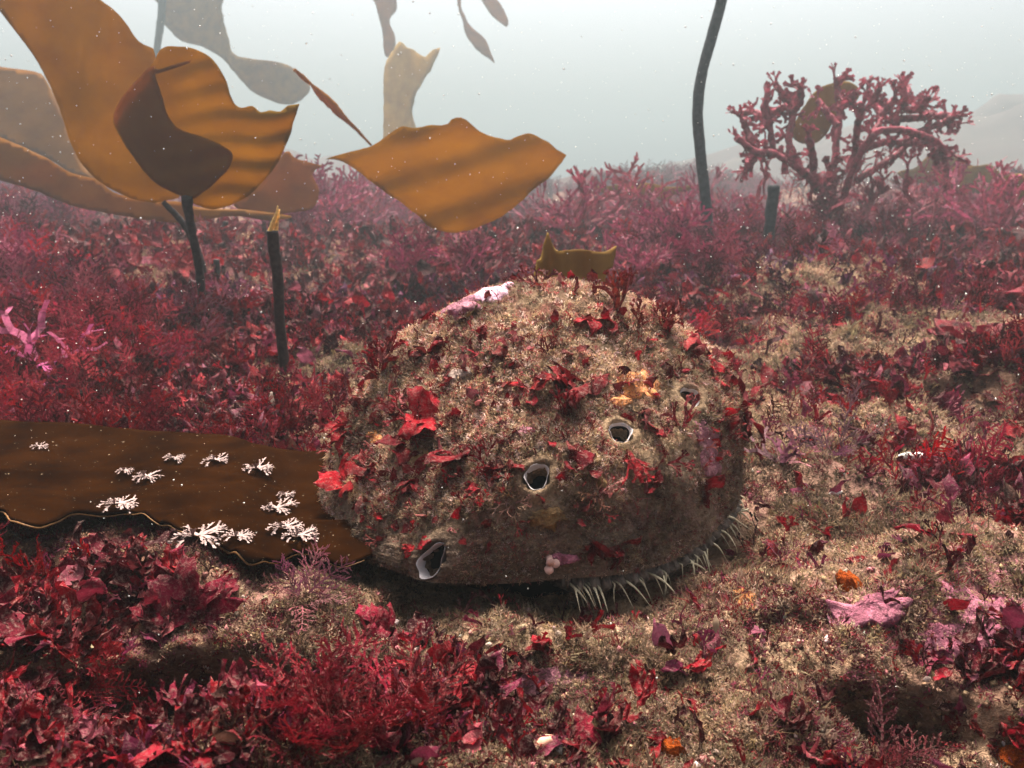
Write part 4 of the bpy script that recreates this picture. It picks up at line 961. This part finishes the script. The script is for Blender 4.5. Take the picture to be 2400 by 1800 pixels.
def blade(name, pts, Y, mat, label=None, cat='kelp', group=None, parent=None, step=9, ragged=0, corners=(), thick=.0009, depth=None, zz=(1, 0), seed=0, origin=None):
    """pts: outline in zoom units (zz = scale, x offset); depth(px, py) bends the sheet towards or away from the eye."""
    k, ox = zz; P2 = [(x * k + ox, y * k) for x, y in pts]
    lp = smooth_loop(P2, step, ragged, seed, corners); nl = len(lp)
    xs = [p.x for p in lp]; ys_ = [p.y for p in lp]; vs = [Vector((p.x, p.y)) for p in lp]
    st = step * 1.15
    gx = np.arange(min(xs), max(xs), st); gy = np.arange(min(ys_), max(ys_), st * .87)
    A = np.array([(p.x, p.y) for p in lp]); B = np.roll(A, -1, 0)
    for iy, y in enumerate(gy):
        for x in gx + (iy % 2) * st * .5:
            cr = (A[:, 1] > y) != (B[:, 1] > y)
            ins = np.count_nonzero(cr & (x < (B[:, 0] - A[:, 0]) * (y - A[:, 1]) / (B[:, 1] - A[:, 1] + 1e-12) + A[:, 0])) % 2
            if ins and np.min(np.hypot(A[:, 0] - x, A[:, 1] - y)) > st * .55: vs.append(Vector((x, y)))
    r = geometry.delaunay_2d_cdt(vs, [(i, (i + 1) % nl) for i in range(nl)], [list(range(nl))], 1, 1e-4)
    V = []
    for v in r[0]:
        yy = Y + (depth(v.x, v.y) if depth else 0) + .005 * Y * float(fbm(np.array([[v.x * .012, v.y * .012, seed]]), 2, seed)[0])
        V.append(tuple(at(v.x, v.y, yy)))
    V = np.array(V); F = np.array([f for f in r[2] if len(f) == 3])
    base = np.array(origin) if origin is not None else V[np.argmin(V[:, 2])]
    o = link(name, np_mesh(name, V - (np.array(parent.location) if parent else base), F), mat, parent, None if parent else Vector(base))
    so = o.modifiers.new('thickness', 'SOLIDIFY'); so.thickness = thick; so.offset = 0
    if label: tag(o, label, cat, group)
    return o

Z1 = (.3889, 0); Z2 = (.3889, 645.2); Z3 = (.3889, 1382.6)
def stalk(name, pix, radii, mat, label=None, cat='kelp stalk', group=None, parent=None, n=40, sides=12, seed=0, rough=.22):
    P = [at(x, y, Y) for x, y, Y in pix]
    V, F = tube(P, radii, n, sides, seed, rough); base = np.array(parent.location) if parent else np.array(P[-1])
    o = link(name, np_mesh(name, V - base, F), mat, parent, None if parent else Vector(base))
    if label: tag(o, label, cat, group)
    return o

# standing kelp in front: stalk, golden blade with ripples, dark folded lobe
kb = at(436, 648, .85)
kelp = link('standing_kelp', None, loc=kb); tag(kelp, 'standing kelp with rounded dark golden rippled blade on a thin stalk', 'kelp')
stalk('stalk', [(404, 424, .83), (410, 478, .835), (424, 545, .84), (432, 600, .85), (440, 680, .85)], [.0052, .0040, .0038, .0040, .0044], M_stipe, parent=kelp)
def rip(px, py):
    q = max(0.0, (px - 300) / 340); return .0045 * math.sin(py * .115 + px * .012 + .8 * math.sin(px * .03)) * q - .00035 * (px - 440) - .00022 * (430 - py)
blade('blade', [(1060, 1115), (1010, 1090), (860, 1010), (740, 870), (660, 740), (630, 640), (700, 510), (840, 360), (900, 270), (1000, 258), (1090, 275), (1180, 330), (1250, 440), (1290, 560), (1340, 600),
                (1400, 590), (1450, 625), (1500, 615), (1560, 622), (1600, 590), (1660, 578), (1620, 720), (1570, 850), (1500, 960), (1400, 1070), (1300, 1130), (1180, 1160), (1090, 1135)], .85, M_kelp, parent=kelp, step=7, ragged=1.2, corners=(20,), depth=rip, zz=Z1, seed=3)
blade('folded_lobe', [(1055, 1112), (1010, 1090), (860, 1010), (742, 870), (664, 740), (634, 640), (702, 512), (845, 365), (862, 425), (900, 540), (930, 640), (990, 715), (1120, 760), (1230, 810), (1290, 860), (1270, 930), (1200, 1010), (1110, 1080)], .828, M_kelp2, parent=kelp,
      step=7, ragged=.8, depth=lambda x, y: rip(x, y) * .8, zz=Z1, seed=5)
blade('fold', [(835, 372), (860, 410), (950, 385), (1050, 350), (1060, 335), (960, 362), (880, 385)], .833, M_kelp2, parent=kelp, step=5, depth=rip, zz=Z1, seed=6)
# the long blade sweeping in from above, on its own thin leaning stalk
kb2 = at(445, 600, 1.08)
k2 = link('long_kelp', None, loc=kb2); tag(k2, 'long amber kelp blade sweeping down in a curve from above', 'kelp')
blade('blade', [(-130, -200), (-60, -60), (0, 60), (180, 300), (260, 440), (330, 600), (390, 780), (450, 900), (540, 1000), (700, 1090), (830, 1122), (930, 1112), (1010, 1075), (980, 900), (880, 640), (862, 300), (850, 268), (770, 230), (700, 130), (640, 60), (560, 0), (420, -120), (300, -200)], 1.05, M_kelp,
      parent=k2, step=9, ragged=.8, zz=Z1, seed=8, depth=lambda x, y: -.00016 * (430 - y) + .02 * math.sin(x * .02))
stalk('stalk', [(352, 436, 1.05), (385, 470, 1.06), (412, 510, 1.07), (436, 570, 1.08), (446, 650, 1.08)], [.003, .004, .0042, .004, .004], M_stipe, parent=k2)
blade('kelp_band', [(-60, 740), (0, 762), (160, 830), (280, 890), (400, 960), (540, 1000), (660, 1080), (900, 1112), (1000, 1120), (1100, 1150), (1240, 1160), (1400, 1170), (1620, 1200), (1500, 1225), (1300, 1200), (1180, 1215), (1060, 1235), (900, 1232), (640, 1192), (400, 1142), (200, 1062), (0, 1002), (-60, 985)], 1.45, M_kelp2,
      'wide brown kelp band drooping low behind the standing kelp', zz=Z1, seed=11, step=9, ragged=1, depth=lambda x, y: .05 * math.sin(x * .011) + .0002 * (480 - y))
blade('drooping_kelp', [(-60, 340), (0, 370), (200, 400), (260, 450), (350, 640), (420, 820), (470, 930), (540, 1000), (400, 965), (280, 890), (0, 765), (-60, 745)], 2.3, M_kelp2, 'hazy brown kelp blade hanging behind the amber sweep', zz=Z1, seed=13, step=9, depth=lambda x, y: .0006 * (400 - y))
blade('drooping_kelp', [(1300, 1140), (1400, 1070), (1500, 960), (1590, 840), (1640, 878), (1720, 900), (1790, 918), (1735, 965), (1770, 1060), (1745, 1150), (1620, 1180), (1450, 1195)], 1.5, M_kelp2, 'dark drooping kelp blade seen past the edge of the standing kelp', zz=Z1, seed=15, step=8, ragged=1, corners=(6,), depth=lambda x, y: .0007 * (x - 600))
# broken stipe with a frayed tip
bs = link('broken_stipe', None, loc=at(620, 850, .56)); tag(bs, 'bare broken kelp stalk with frayed orange tip beside the flat kelp blade', 'kelp stalk')
stalk('stalk', [(588, 498, .548), (592, 540, .55), (600, 600, .552), (604, 690, .556), (612, 770, .56), (621, 868, .56)], [.0034, .0037, .0034, .0033, .0033, .0030], M_stipe, parent=bs, seed=4, rough=.16)
stalk('frayed_tip', [(600, 444, .546), (597, 462, .546), (590, 482, .547), (581, 505, .548)], [.0003, .0009, .0014, .0015], M_fray, parent=bs, n=16, sides=8, seed=6, rough=.45)
stalk('frayed_tip', [(604, 452, .549), (600, 475, .549), (594, 505, .549)], [.0004, .0010, .0016], M_fray, parent=bs, n=12, sides=7, seed=7, rough=.5)
stalk('kelp_stump', [(467, 560, 1.1), (470, 600, 1.1), (474, 640, 1.1)], [.004, .0038, .0038], M_stipe, 'short thin stump with a pale tip behind the standing kelp stalk', n=16, seed=8)
stalk('kelp_stump', [(488, 478, 1.5), (484, 520, 1.5), (488, 590, 1.5)], [.004, .0045, .0045], M_stipe, 'thin dark stump half hidden behind the standing kelp stalk', n=16, seed=9)
# triangular blade
blade('triangular_kelp', [(150, 885), (240, 855), (400, 812), (500, 745), (580, 700), (640, 712), (720, 695), (830, 690), (850, 662), (900, 650), (935, 668), (1030, 740), (1150, 775), (1200, 765), (1280, 740), (1390, 790), (1430, 830), (1490, 862), (1400, 980), (1300, 1060), (1200, 1150), (1080, 1225), (960, 1275), (850, 1290), (730, 1262), (650, 1185), (520, 1090), (420, 1020), (300, 930), (220, 892)], 1.08, M_kelp,
      'broad triangular amber kelp blade spread above the red weed', zz=Z2, seed=17, step=8, ragged=1.6, corners=(0, 17), depth=lambda x, y: .02 * math.sin((x - 700) * .016) - .00035 * (480 - y) + .006 * math.sin(y * .06 + x * .02))
stalk('kelp_strand', [(636, 150, 1.16), (655, 168, 1.17), (672, 182, 1.17), (690, 202, 1.18), (715, 226, 1.19), (740, 252, 1.20), (770, 280, 1.21), (802, 314, 1.22)], [.0020, .0032, .0018, .0052, .0062, .0040, .0022, .0014], M_kelp2, 'slender drifting brown strand with a pale ragged tip', n=50, sides=10, seed=12, rough=.3)
blade('kelp_scrap', [(1310, 1620), (1325, 1450), (1345, 1440), (1380, 1290), (1425, 1385), (1440, 1395), (1560, 1385), (1690, 1400), (1762, 1368), (1740, 1480), (1705, 1500), (1690, 1620), (1660, 1700), (1400, 1700)], .52, M_kelp3, 'torn olive yellow kelp scrap standing just behind the shell crown', zz=Z2, seed=19, step=6, ragged=1.5, corners=(3, 8), thick=.0012, depth=lambda x, y: .02 * math.sin((x - 1150) * .04))
# the flat kelp blade lying by the shell
def flat_kelp():
    nU, nV = 150, 44
    F_ = catmull([ground_at(x, y, .008) for x, y in FK_FRONT], nU); B_ = catmull([ground_at(x, y, .018 if x < 600 else .012) for x, y in FK_BACK], nU)
    V = np.zeros((nU, nV, 3)); H = {}
    for i in range(nU):
        for j in range(nV):
            t = j / (nV - 1); p = F_[i].lerp(B_[i], t)
            V[i, j] = tuple(p)
    x, y = V[..., 0], V[..., 1]; t = np.linspace(0, 1, nV)[None, :]
    wave = .005 * fbm(xyz(x * 18, y * 40), 2, 33) + .0007 * fbm(xyz(x * 60, y * 160), 2, 35)
    frill = .0022 * np.sin(x * 95 + 1.5 * np.sin(x * 43)) * np.exp(-t * 14)
    wr = .0012 * np.exp(-((y - .285 - .2 * (x + .1) - .01 * np.sin(x * 40)) / .0025) ** 2) + .0012 * np.exp(-((y - .315 + .1 * x + .006 * np.sin(x * 55)) / .002) ** 2)
    fold = wr + .004 * np.exp(-((y - .262 + .25 * (x + .1)) / .004) ** 2) * sstep(-.25, -.12, x)
    V[..., 2] += wave + frill + fold + .002
    # keep it above the ground beneath
    for i in range(0, nU):
        for j in range(nV):
            g = G_BVH.ray_cast(Vector((V[i, j, 0], V[i, j, 1], 2)), Vector((0, 0, -1)))
            if g[0]: V[i, j, 2] = max(V[i, j, 2], g[0].z + .004)
    return V
FK = flat_kelp(); fo = link('flat_kelp', None, loc=tuple(FK[75, 0])); tag(fo, 'flat dark brown kelp blade lying on the seabed, its wavy edge golden', 'kelp')
fkF = grid_faces(FK.shape[0], FK.shape[1]); f2 = link('blade', np_mesh('blade', FK.reshape(-1, 3) - np.array(fo.location), fkF), M_flat, fo)
so = f2.modifiers.new('thickness', 'SOLIDIFY'); so.thickness = .0012; so.offset = -1
V, F = tube([Vector(tuple(v)) + Vector((0, -.0004, 0)) for v in FK[::3, 0]], [.0002, .0004, .0002, .0004, .00025, .0002], 200, 6, 3, .6)
link('blade_edge', np_mesh('blade_edge', V - np.array(fo.location), F), plain_mat('pale_blade_margin', (.13, .06, .018), .5, .15, .5, 200), fo)  # thin strip of paler gold along the front edge
K_BVH = BVHTree.FromPolygons([tuple(v) for v in FK.reshape(-1, 3).tolist()], fkF.tolist())
T_sprig = many(dicho, 5, 970, levels=5, ang=.38, width=.10, first=.22, ratio=.8, tip=1.0)
SPM = [np_mesh('branch', V, F) for V, F in T_sprig]
for me in SPM: me.materials.append(M_sprig)
for px, py, s, l in ((320, 1040, .010, 'pale coralline sprig near the middle of the flat kelp blade'), (380, 1000, .007, 'small pale coralline sprig with a trailing thread on the flat kelp blade'), (470, 1005, .010, 'pale coralline sprig towards the rear of the flat kelp blade'),
                     (560, 1022, .011, 'pale coralline sprig at the rear corner of the flat kelp blade, nearest the shell'), (262, 1100, .013, 'large white coralline sprig near the golden edge of the flat kelp blade'), (150, 1115, .007, 'small white coralline sprig beside the large one near the golden edge'),
                     (600, 1110, .012, 'round feathery white sprig on the kelp blade towards the shell'), (620, 1150, .010, 'pale sprig below the round feathery one on the kelp blade'), (650, 1170, .010, 'outermost pale sprig on the kelp blade beside the shell foot'),
                     (520, 1172, .009, 'white sprig close to the drooping golden edge of the kelp blade'), (272, 1028, .006, 'tiny pale sprig in the middle of the flat kelp blade'), (620, 1080, .006, 'tiny pale sprig between two larger ones near the shell'), (88, 975, .006, 'tiny white sprig at the far side of the flat kelp blade'),
                     (435, 1195, .014, 'large white feathery sprig hanging under the golden kelp edge')):
    h = K_BVH.ray_cast(EYE, ray(px, py).normalized()); p = h[0] if h[0] else surf(px, py, 'ground')[0] + Vector((0, 0, .004))
    root = link('coralline_sprig', None, loc=p + Vector((0, 0, .0022))); tag(root, l, 'sprig', 'pale sprigs on the flat kelp blade')
    for i in range(9):
        o = link('branch', SPM[i % 5], parent=root); az = i * .698 + random.uniform(-.25, .25); ss = s * random.uniform(.6, .95)
        o.matrix_local = Matrix.Rotation(az, 4, 'Z') @ Matrix.Rotation(-random.uniform(1.25, 1.5), 4, 'X') @ Matrix.Diagonal((ss, ss, ss, 1))

# ------------------------------------------------------------------ tall stipe, stump and antler weed on the mound
stalk('tall_stipe', [(1572, -160, 1.36), (1562, -20, 1.36), (1540, 70, 1.36), (1516, 160, 1.355), (1507, 240, 1.35), (1513, 330, 1.35), (1524, 430, 1.34), (1531, 520, 1.33), (1535, 580, 1.33)], [.0078, .0080, .0080, .0078, .0080, .0080, .0080, .0088, .010], M_stipe2, 'tall bare black kelp stipe rising out of the picture', n=70, seed=21, rough=.1)
stalk('kelp_stump', [(1672, 400, 1.3), (1667, 450, 1.3), (1662, 500, 1.3), (1656, 590, 1.3)], [.0085, .0085, .0075, .006], M_stipe2, 'cut black stipe stump below the antler weed', n=20, seed=22)
ab_base = at(1790, 470, 1.45)
aw = link('antler_weed', None, loc=ab_base); tag(aw, 'large hazy pink weed with antler shaped branches against the water', 'antler weed')
BR = [[(1040, 1200), (990, 1050), (900, 950), (760, 860), (640, 840), (540, 770)], [(740, 850), (720, 700), (690, 620), (700, 550)], [(715, 690), (650, 630), (560, 625)], [(640, 850), (600, 740), (570, 665)], [(640, 850), (620, 900), (600, 940)],
      [(900, 950), (830, 800), (850, 620), (800, 540), (750, 460)], [(850, 620), (890, 560), (890, 495)], [(815, 590), (770, 610), (720, 640)], [(1050, 1200), (1090, 800), (1110, 600), (1085, 430)], [(1110, 600), (1160, 560), (1200, 510)], [(1095, 700), (1020, 600), (985, 560)],
      [(1100, 1200), (1180, 950), (1290, 760), (1400, 720), (1530, 740), (1650, 800), (1735, 865)], [(1650, 800), (1700, 850), (1700, 880)], [(1530, 740), (1640, 700), (1700, 680), (1775, 690)], [(1700, 680), (1740, 650)], [(1400, 720), (1450, 600), (1470, 540), (1460, 485)], [(1470, 560), (1490, 490)],
      [(1450, 610), (1540, 600), (1610, 535)], [(1545, 600), (1590, 580)], [(1290, 760), (1340, 640), (1290, 570), (1265, 500)], [(1295, 575), (1330, 490)], [(1440, 660), (1600, 650), (1720, 640)], [(1190, 940), (1200, 760), (1230, 600), (1200, 590)], [(1340, 640), (1400, 570), (1420, 540)], [(1200, 1000), (1400, 880), (1480, 800)], [(960, 1000), (960, 860), (930, 760)], [(1250, 820), (1380, 790), (1560, 800)]]
M_antler = weed_mat('antler_weed_tissue', False, transl=.2, dust=.5, spots=45)
for i, b in enumerate(BR):
    dy = ((i * 37) % 11 - 5) * .012
    pts = [at(x * .3889 + 1382.6, y * .3889, 1.45 + dy * min(1, j * .6)) for j, (x, y) in enumerate(b)]
    V, F = tube(pts, [.0064, .0054, .0060, .0050, .0060, .0048], 8 + 8 * len(pts), 9, i, .55)
    for q_ in range(2 * len(pts)):
        k_ = random.random() * (len(pts) - 1); b0 = pts[int(k_)].lerp(pts[min(int(k_) + 1, len(pts) - 1)], k_ - int(k_)); e = link('sprig', random.choice(MESHES['thick']), parent=aw)
        ss = random.uniform(.018, .036); e.matrix_local = Matrix.Translation(b0 - ab_base) @ Matrix.Rotation(random.uniform(0, 6.28), 4, 'Y') @ Matrix.Rotation(random.uniform(-.7, .7), 4, 'X') @ Matrix.Diagonal((ss, ss, ss, 1))
        e.color = tuple(np.array((.24, .035, .058)) * random.uniform(.6, 1.3)) + (1,)
    for q_ in range(2):
        tdir = (pts[-1] - pts[-2]).normalized(); e = link('tip', random.choice(MESHES['thick']), parent=aw)
        ss = random.uniform(.022, .036); tq = (tdir + Vector((random.uniform(-.5, .5), random.uniform(-.3, .3), random.uniform(-.1, .5)))).to_track_quat('Z', 'Y')
        e.matrix_local = Matrix.Translation(pts[-1] - tdir * .004 - ab_base) @ tq.to_matrix().to_4x4() @ Matrix.Rotation(random.uniform(-.5, .5), 4, 'Z') @ Matrix.Diagonal((ss, ss, ss, 1)); e.color = (.24, .032, .055, 1)
    o = link('branch', np_mesh('branch', V - np.array(ab_base), F), M_antler, aw); o.color = tuple(np.array((.28, .038, .065)) * random.uniform(.8, 1.15)) + (1,)
for i in range(75):
    o = link('frond', random.choice(MESHES['fine'] + MESHES['thick'] * 2 + MESHES['antler'] + MESHES['feathery']), parent=aw)
    lx, lz = random.uniform(-.13, .15), random.uniform(-.06, .10); s = random.uniform(.045, .09) * (1 if lz < .05 else .6)
    o.matrix_local = Matrix.Translation((lx, random.uniform(-.06, .06), lz)) @ Matrix.Rotation(random.uniform(0, 6.28), 4, 'Z') @ Matrix.Rotation(random.uniform(-.9, .9), 4, 'X') @ Matrix.Diagonal((s, s, s, 1))
    o.color = tuple(np.array(random.choice([(.24, .03, .055), (.28, .045, .07), (.16, .02, .035)])) * random.uniform(.8, 1.15)) + (1,)
blade('kelp_scrap', [(845, 760), (870, 660), (920, 580), (990, 490), (1080, 455), (1160, 455), (1215, 500), (1200, 560), (1130, 600), (1060, 700), (1000, 780), (920, 800)], 1.56, M_kelp3, 'olive yellow kelp scrap caught in the antler weed', zz=Z3, seed=23, step=7, ragged=2, depth=lambda x, y: .02 * math.sin(x * .05))
crust('bleached_chip', 1712, 335, .010, .005, M_white, 'pale chip caught at the foot of the antler weed', 'shell chip', None, .003, 31)

# ------------------------------------------------------------------ kelp far off in the water
blade('kelp_frond', [(840, -60), (915, 60), (900, 110), (950, 180), (1010, 230), (1120, 260), (1230, 320), (1320, 420), (1390, 500), (1500, 560), (1620, 580), (1720, 500), (1680, 420), (1560, 350), (1320, 310), (1270, 220), (1230, 60), (1215, -60)], 4.9, M_kelp3, 'big grey hazed kelp frond hanging behind the amber blade', zz=Z1, seed=25, step=9, ragged=1.5, thick=.003, depth=lambda x, y: .2 * math.sin(x * .02))
stalk('kelp_stalk', [(352, -40, 4.9), (348, 40, 4.9), (340, 100, 4.9), (336, 180, 4.9), (330, 420, 4.9)], [.020, .020, .017, .015, .017], M_stipe2, 'hazed thin kelp stalk behind the amber blade', seed=30)
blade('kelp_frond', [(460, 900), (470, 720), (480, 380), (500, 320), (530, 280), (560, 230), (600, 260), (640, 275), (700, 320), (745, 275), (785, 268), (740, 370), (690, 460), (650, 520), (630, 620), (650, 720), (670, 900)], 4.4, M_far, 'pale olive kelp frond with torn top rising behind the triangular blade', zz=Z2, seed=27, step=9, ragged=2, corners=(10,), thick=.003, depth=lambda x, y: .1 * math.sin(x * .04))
blade('kelp_frond', [(390, -60), (430, 30), (450, 110), (465, 200), (480, 310), (515, 300), (540, 210), (505, 130), (510, 90), (540, 60), (545, 0), (530, -60)], 5.2, M_kelp2, 'narrow grey kelp frond hanging above the pale olive one', zz=Z2, seed=29, step=7, ragged=1.5, thick=.003)
blade('kelp_frond', [(880, -20), (885, 50), (910, 110), (925, 180), (960, 240), (1000, 290), (1050, 320), (1090, 350), (1070, 300), (1040, 230), (1000, 185), (950, 140), (925, 90), (905, 40), (900, -20)], 5.4, M_kelp2, 'thin pointed frond drifting alone in the bright water', zz=Z2, seed=31, step=6, ragged=1.5, thick=.003)
blade('kelp_frond', [(990, -50), (1040, 40), (1075, 90), (1120, 130), (1155, 150), (1165, 110), (1130, 40), (1095, -10), (1080, -50)], 5.4, M_kelp2, 'short rounded frond tip dipping into the bright water', zz=Z2, seed=33, step=6, ragged=1.5, thick=.003)
for i, (px, py, Y, w, h, l) in enumerate(((1390, 400, 2.0, .10, .045, 'olive kelp scrap on the ridge beside the tall stipe'), (2130, 380, 2.3, .12, .09, 'hazy olive kelp clump behind the antler weed'), (2200, 400, 1.7, .06, .05, 'small ochre kelp scrap at the far edge of the mound'), (2040, 355, 2.6, .12, .07, 'faint ochre kelp hump under the longest antler branch'))):
    c = at(px, py, Y); k = FPX / Y
    pts = [(px + w * k * math.cos(t) * (1 + .3 * math.sin(3 * t + i)), py - h * k * .5 * math.sin(t) * (1 + .35 * math.cos(2 * t + i) + .3 * math.sin(5 * t)) + 14) for t in np.linspace(0, 6.283, 14)[:-1]]
    blade('kelp_scrap', pts, Y, M_kelp3, l, seed=41 + i, step=7, ragged=2, thick=.003, depth=lambda x, y: .05 * math.sin(x * .03))

# ------------------------------------------------------------------ small finds on the bed
def chip(px, py, ln, rad, mat, label, cat, deg, name='shell_chip', tilt=.15, dz=.001):
    p, n, _ = surf(px, py); p = p + Vector((0, 0, dz)); d = Vector((math.cos(math.radians(deg)) * math.cos(tilt), math.sin(math.radians(deg)) * math.cos(tilt), math.sin(tilt)))
    V, F = tube([p - d * ln * .5, p - d * ln * .2, p + d * ln * .2, p + d * ln * .5], [rad * .4, rad, rad * .9, rad * .3], 14, 9, int(px), .2)
    o = link(name, np_mesh(name, V - np.array(p), F), mat, loc=p); tag(o, label, cat); return o
chip(1970, 1013, .0125, .0022, M_white, 'white seed shaped shell chip on the slope beyond the shell', 'shell chip', -25, dz=.006)
chip(1546, 1380, .0075, .0010, M_tan, 'upright tan tube standing in the tan turf', 'tube', 95, 'worm_tube', 1.25, .003)
chip(763, 1455, .005, .0011, M_white, 'short pale chip behind the front weed patch', 'shell chip', 5)
chip(750, 1405, .005, .0008, M_tan, 'thin tan splinter on the ground left of the crimson leaf', 'shell chip', 15)
chip(1805, 1070, .006, .0013, M_white, 'pale pebble on the bare tan slope', 'pebble', 10, 'pebble')
chip(910, 1652, .004, .0010, M_tan, 'pale pink chip at the very bottom edge', 'shell chip', 10)
chip(1178, 1610, .0045, .0013, plain_mat('salmon_chip', (.7, .36, .24)), 'salmon coloured chip on the tan ground in front', 'shell chip', 30)
chip(300, 735, .014, .0040, M_white, 'pale pebble in the red weed beyond the flat kelp blade', 'pebble', 10, 'pebble')
chip(588, 915, .017, .0018, plain_mat('pale_stub', (.25, .18, .14)), 'pale upright stub behind the flat kelp blade', 'tube', 90, 'worm_tube', 1.3, .008)
chip(50, 910, .035, .005, plain_mat('pink_flake', (.6, .3, .26)), 'pale pink flake at the far side of the flat kelp blade', 'shell chip', 5)
for i, (px, py) in enumerate(((985, 815), (1005, 812))):
    crust('limpet', px, py, .0030, .0024, plain_mat('limpet_shell', (.22, .15, .12), .7), ('pale small limpet in the shell turf, outer one of two', 'slightly larger pale limpet in the shell turf, inner one of two')[i], 'limpet', 'limpets on the shell', .0024, 51 + i)
for i, (px, py) in enumerate(((1186, 1203), (1182, 1228), (1200, 1217))):
    p, n, _ = surf(px, py); V, F = tube([p - n * .0005, p + n * .0015, p + n * .003], [.0011, .0010, .0014], 8, 10, i, .25)
    o = link('worm_tube', np_mesh('worm_tube', V - np.array(p), F), plain_mat('tube_rim', (.5, .3, .25)), loc=p)
    tag(o, ('upper tiny worm tube on the pink knob of the shell edge', 'lower tiny worm tube on the pink knob of the shell edge', 'middle tiny worm tube on the pink knob of the shell edge')[i], 'worm tube', 'worm tubes on the shell edge')

# ------------------------------------------------------------------ flecks drifting in the water
n = 2400; d = rng.uniform(.16, 1.4, n) ** 1.0; px = rng.uniform(-80, 2290, n); py = rng.uniform(-60, 1500, n)
P = np.array([tuple(EYE + ray(a, b) * float(c)) for a, b, c in zip(px, py, d)])
ok = np.array([(lambda h: h[0] is None or (h[0] - EYE).length > c * 1.02)(G_BVH.ray_cast(EYE, ray(a, b).normalized())) and (lambda h: h[0] is None or (h[0] - EYE).length > c * 1.02)(S_BVH.ray_cast(EYE, ray(a, b).normalized())) for a, b, c in zip(px, py, d)])
P = P[ok]; d = d[ok]
scatter('drifting_flecks', many(crumb, 8, 950), P, basis(np.tile([0, 0, 1.0], (len(P), 1)), rng, 1), d * rng.choice([.0005, .0009, .0015], len(P), p=[.6, .32, .08]) * 1.0, np.ones((len(P), 3)), M_snow, 'tiny pale flecks drifting in the water', 'flecks')

# ------------------------------------------------------------------ the water's haze
hv = np.array([(x, y, z) for x in (-33, 33) for y in (-2.5, 33) for z in (-1.6, 2.3)], float)
hf = np.array([(0, 1, 3, 2), (4, 6, 7, 5), (0, 4, 5, 1), (2, 3, 7, 6), (0, 2, 6, 4), (1, 5, 7, 3)])
hm = bpy.data.materials.new('water_haze'); hm.use_nodes = True; ht = hm.node_tree
for nn in list(ht.nodes): ht.nodes.remove(nn)
ho = ht.nodes.new('ShaderNodeOutputMaterial'); pv = ht.nodes.new('ShaderNodeVolumePrincipled')
pv.inputs['Color'].default_value = (.275, .325, .335, 1); pv.inputs['Density'].default_value = HAZE; pv.inputs['Anisotropy'].default_value = 0.55
ht.links.new(pv.outputs[0], ho.inputs['Volume'])
hz = link('haze', np_mesh('haze', hv, hf, smooth=False), hm); hz['kind'] = 'stuff'
print('tris', sum(len(o.data.polygons) for o in S.objects if o.type == 'MESH'), 'objects', len(S.objects))
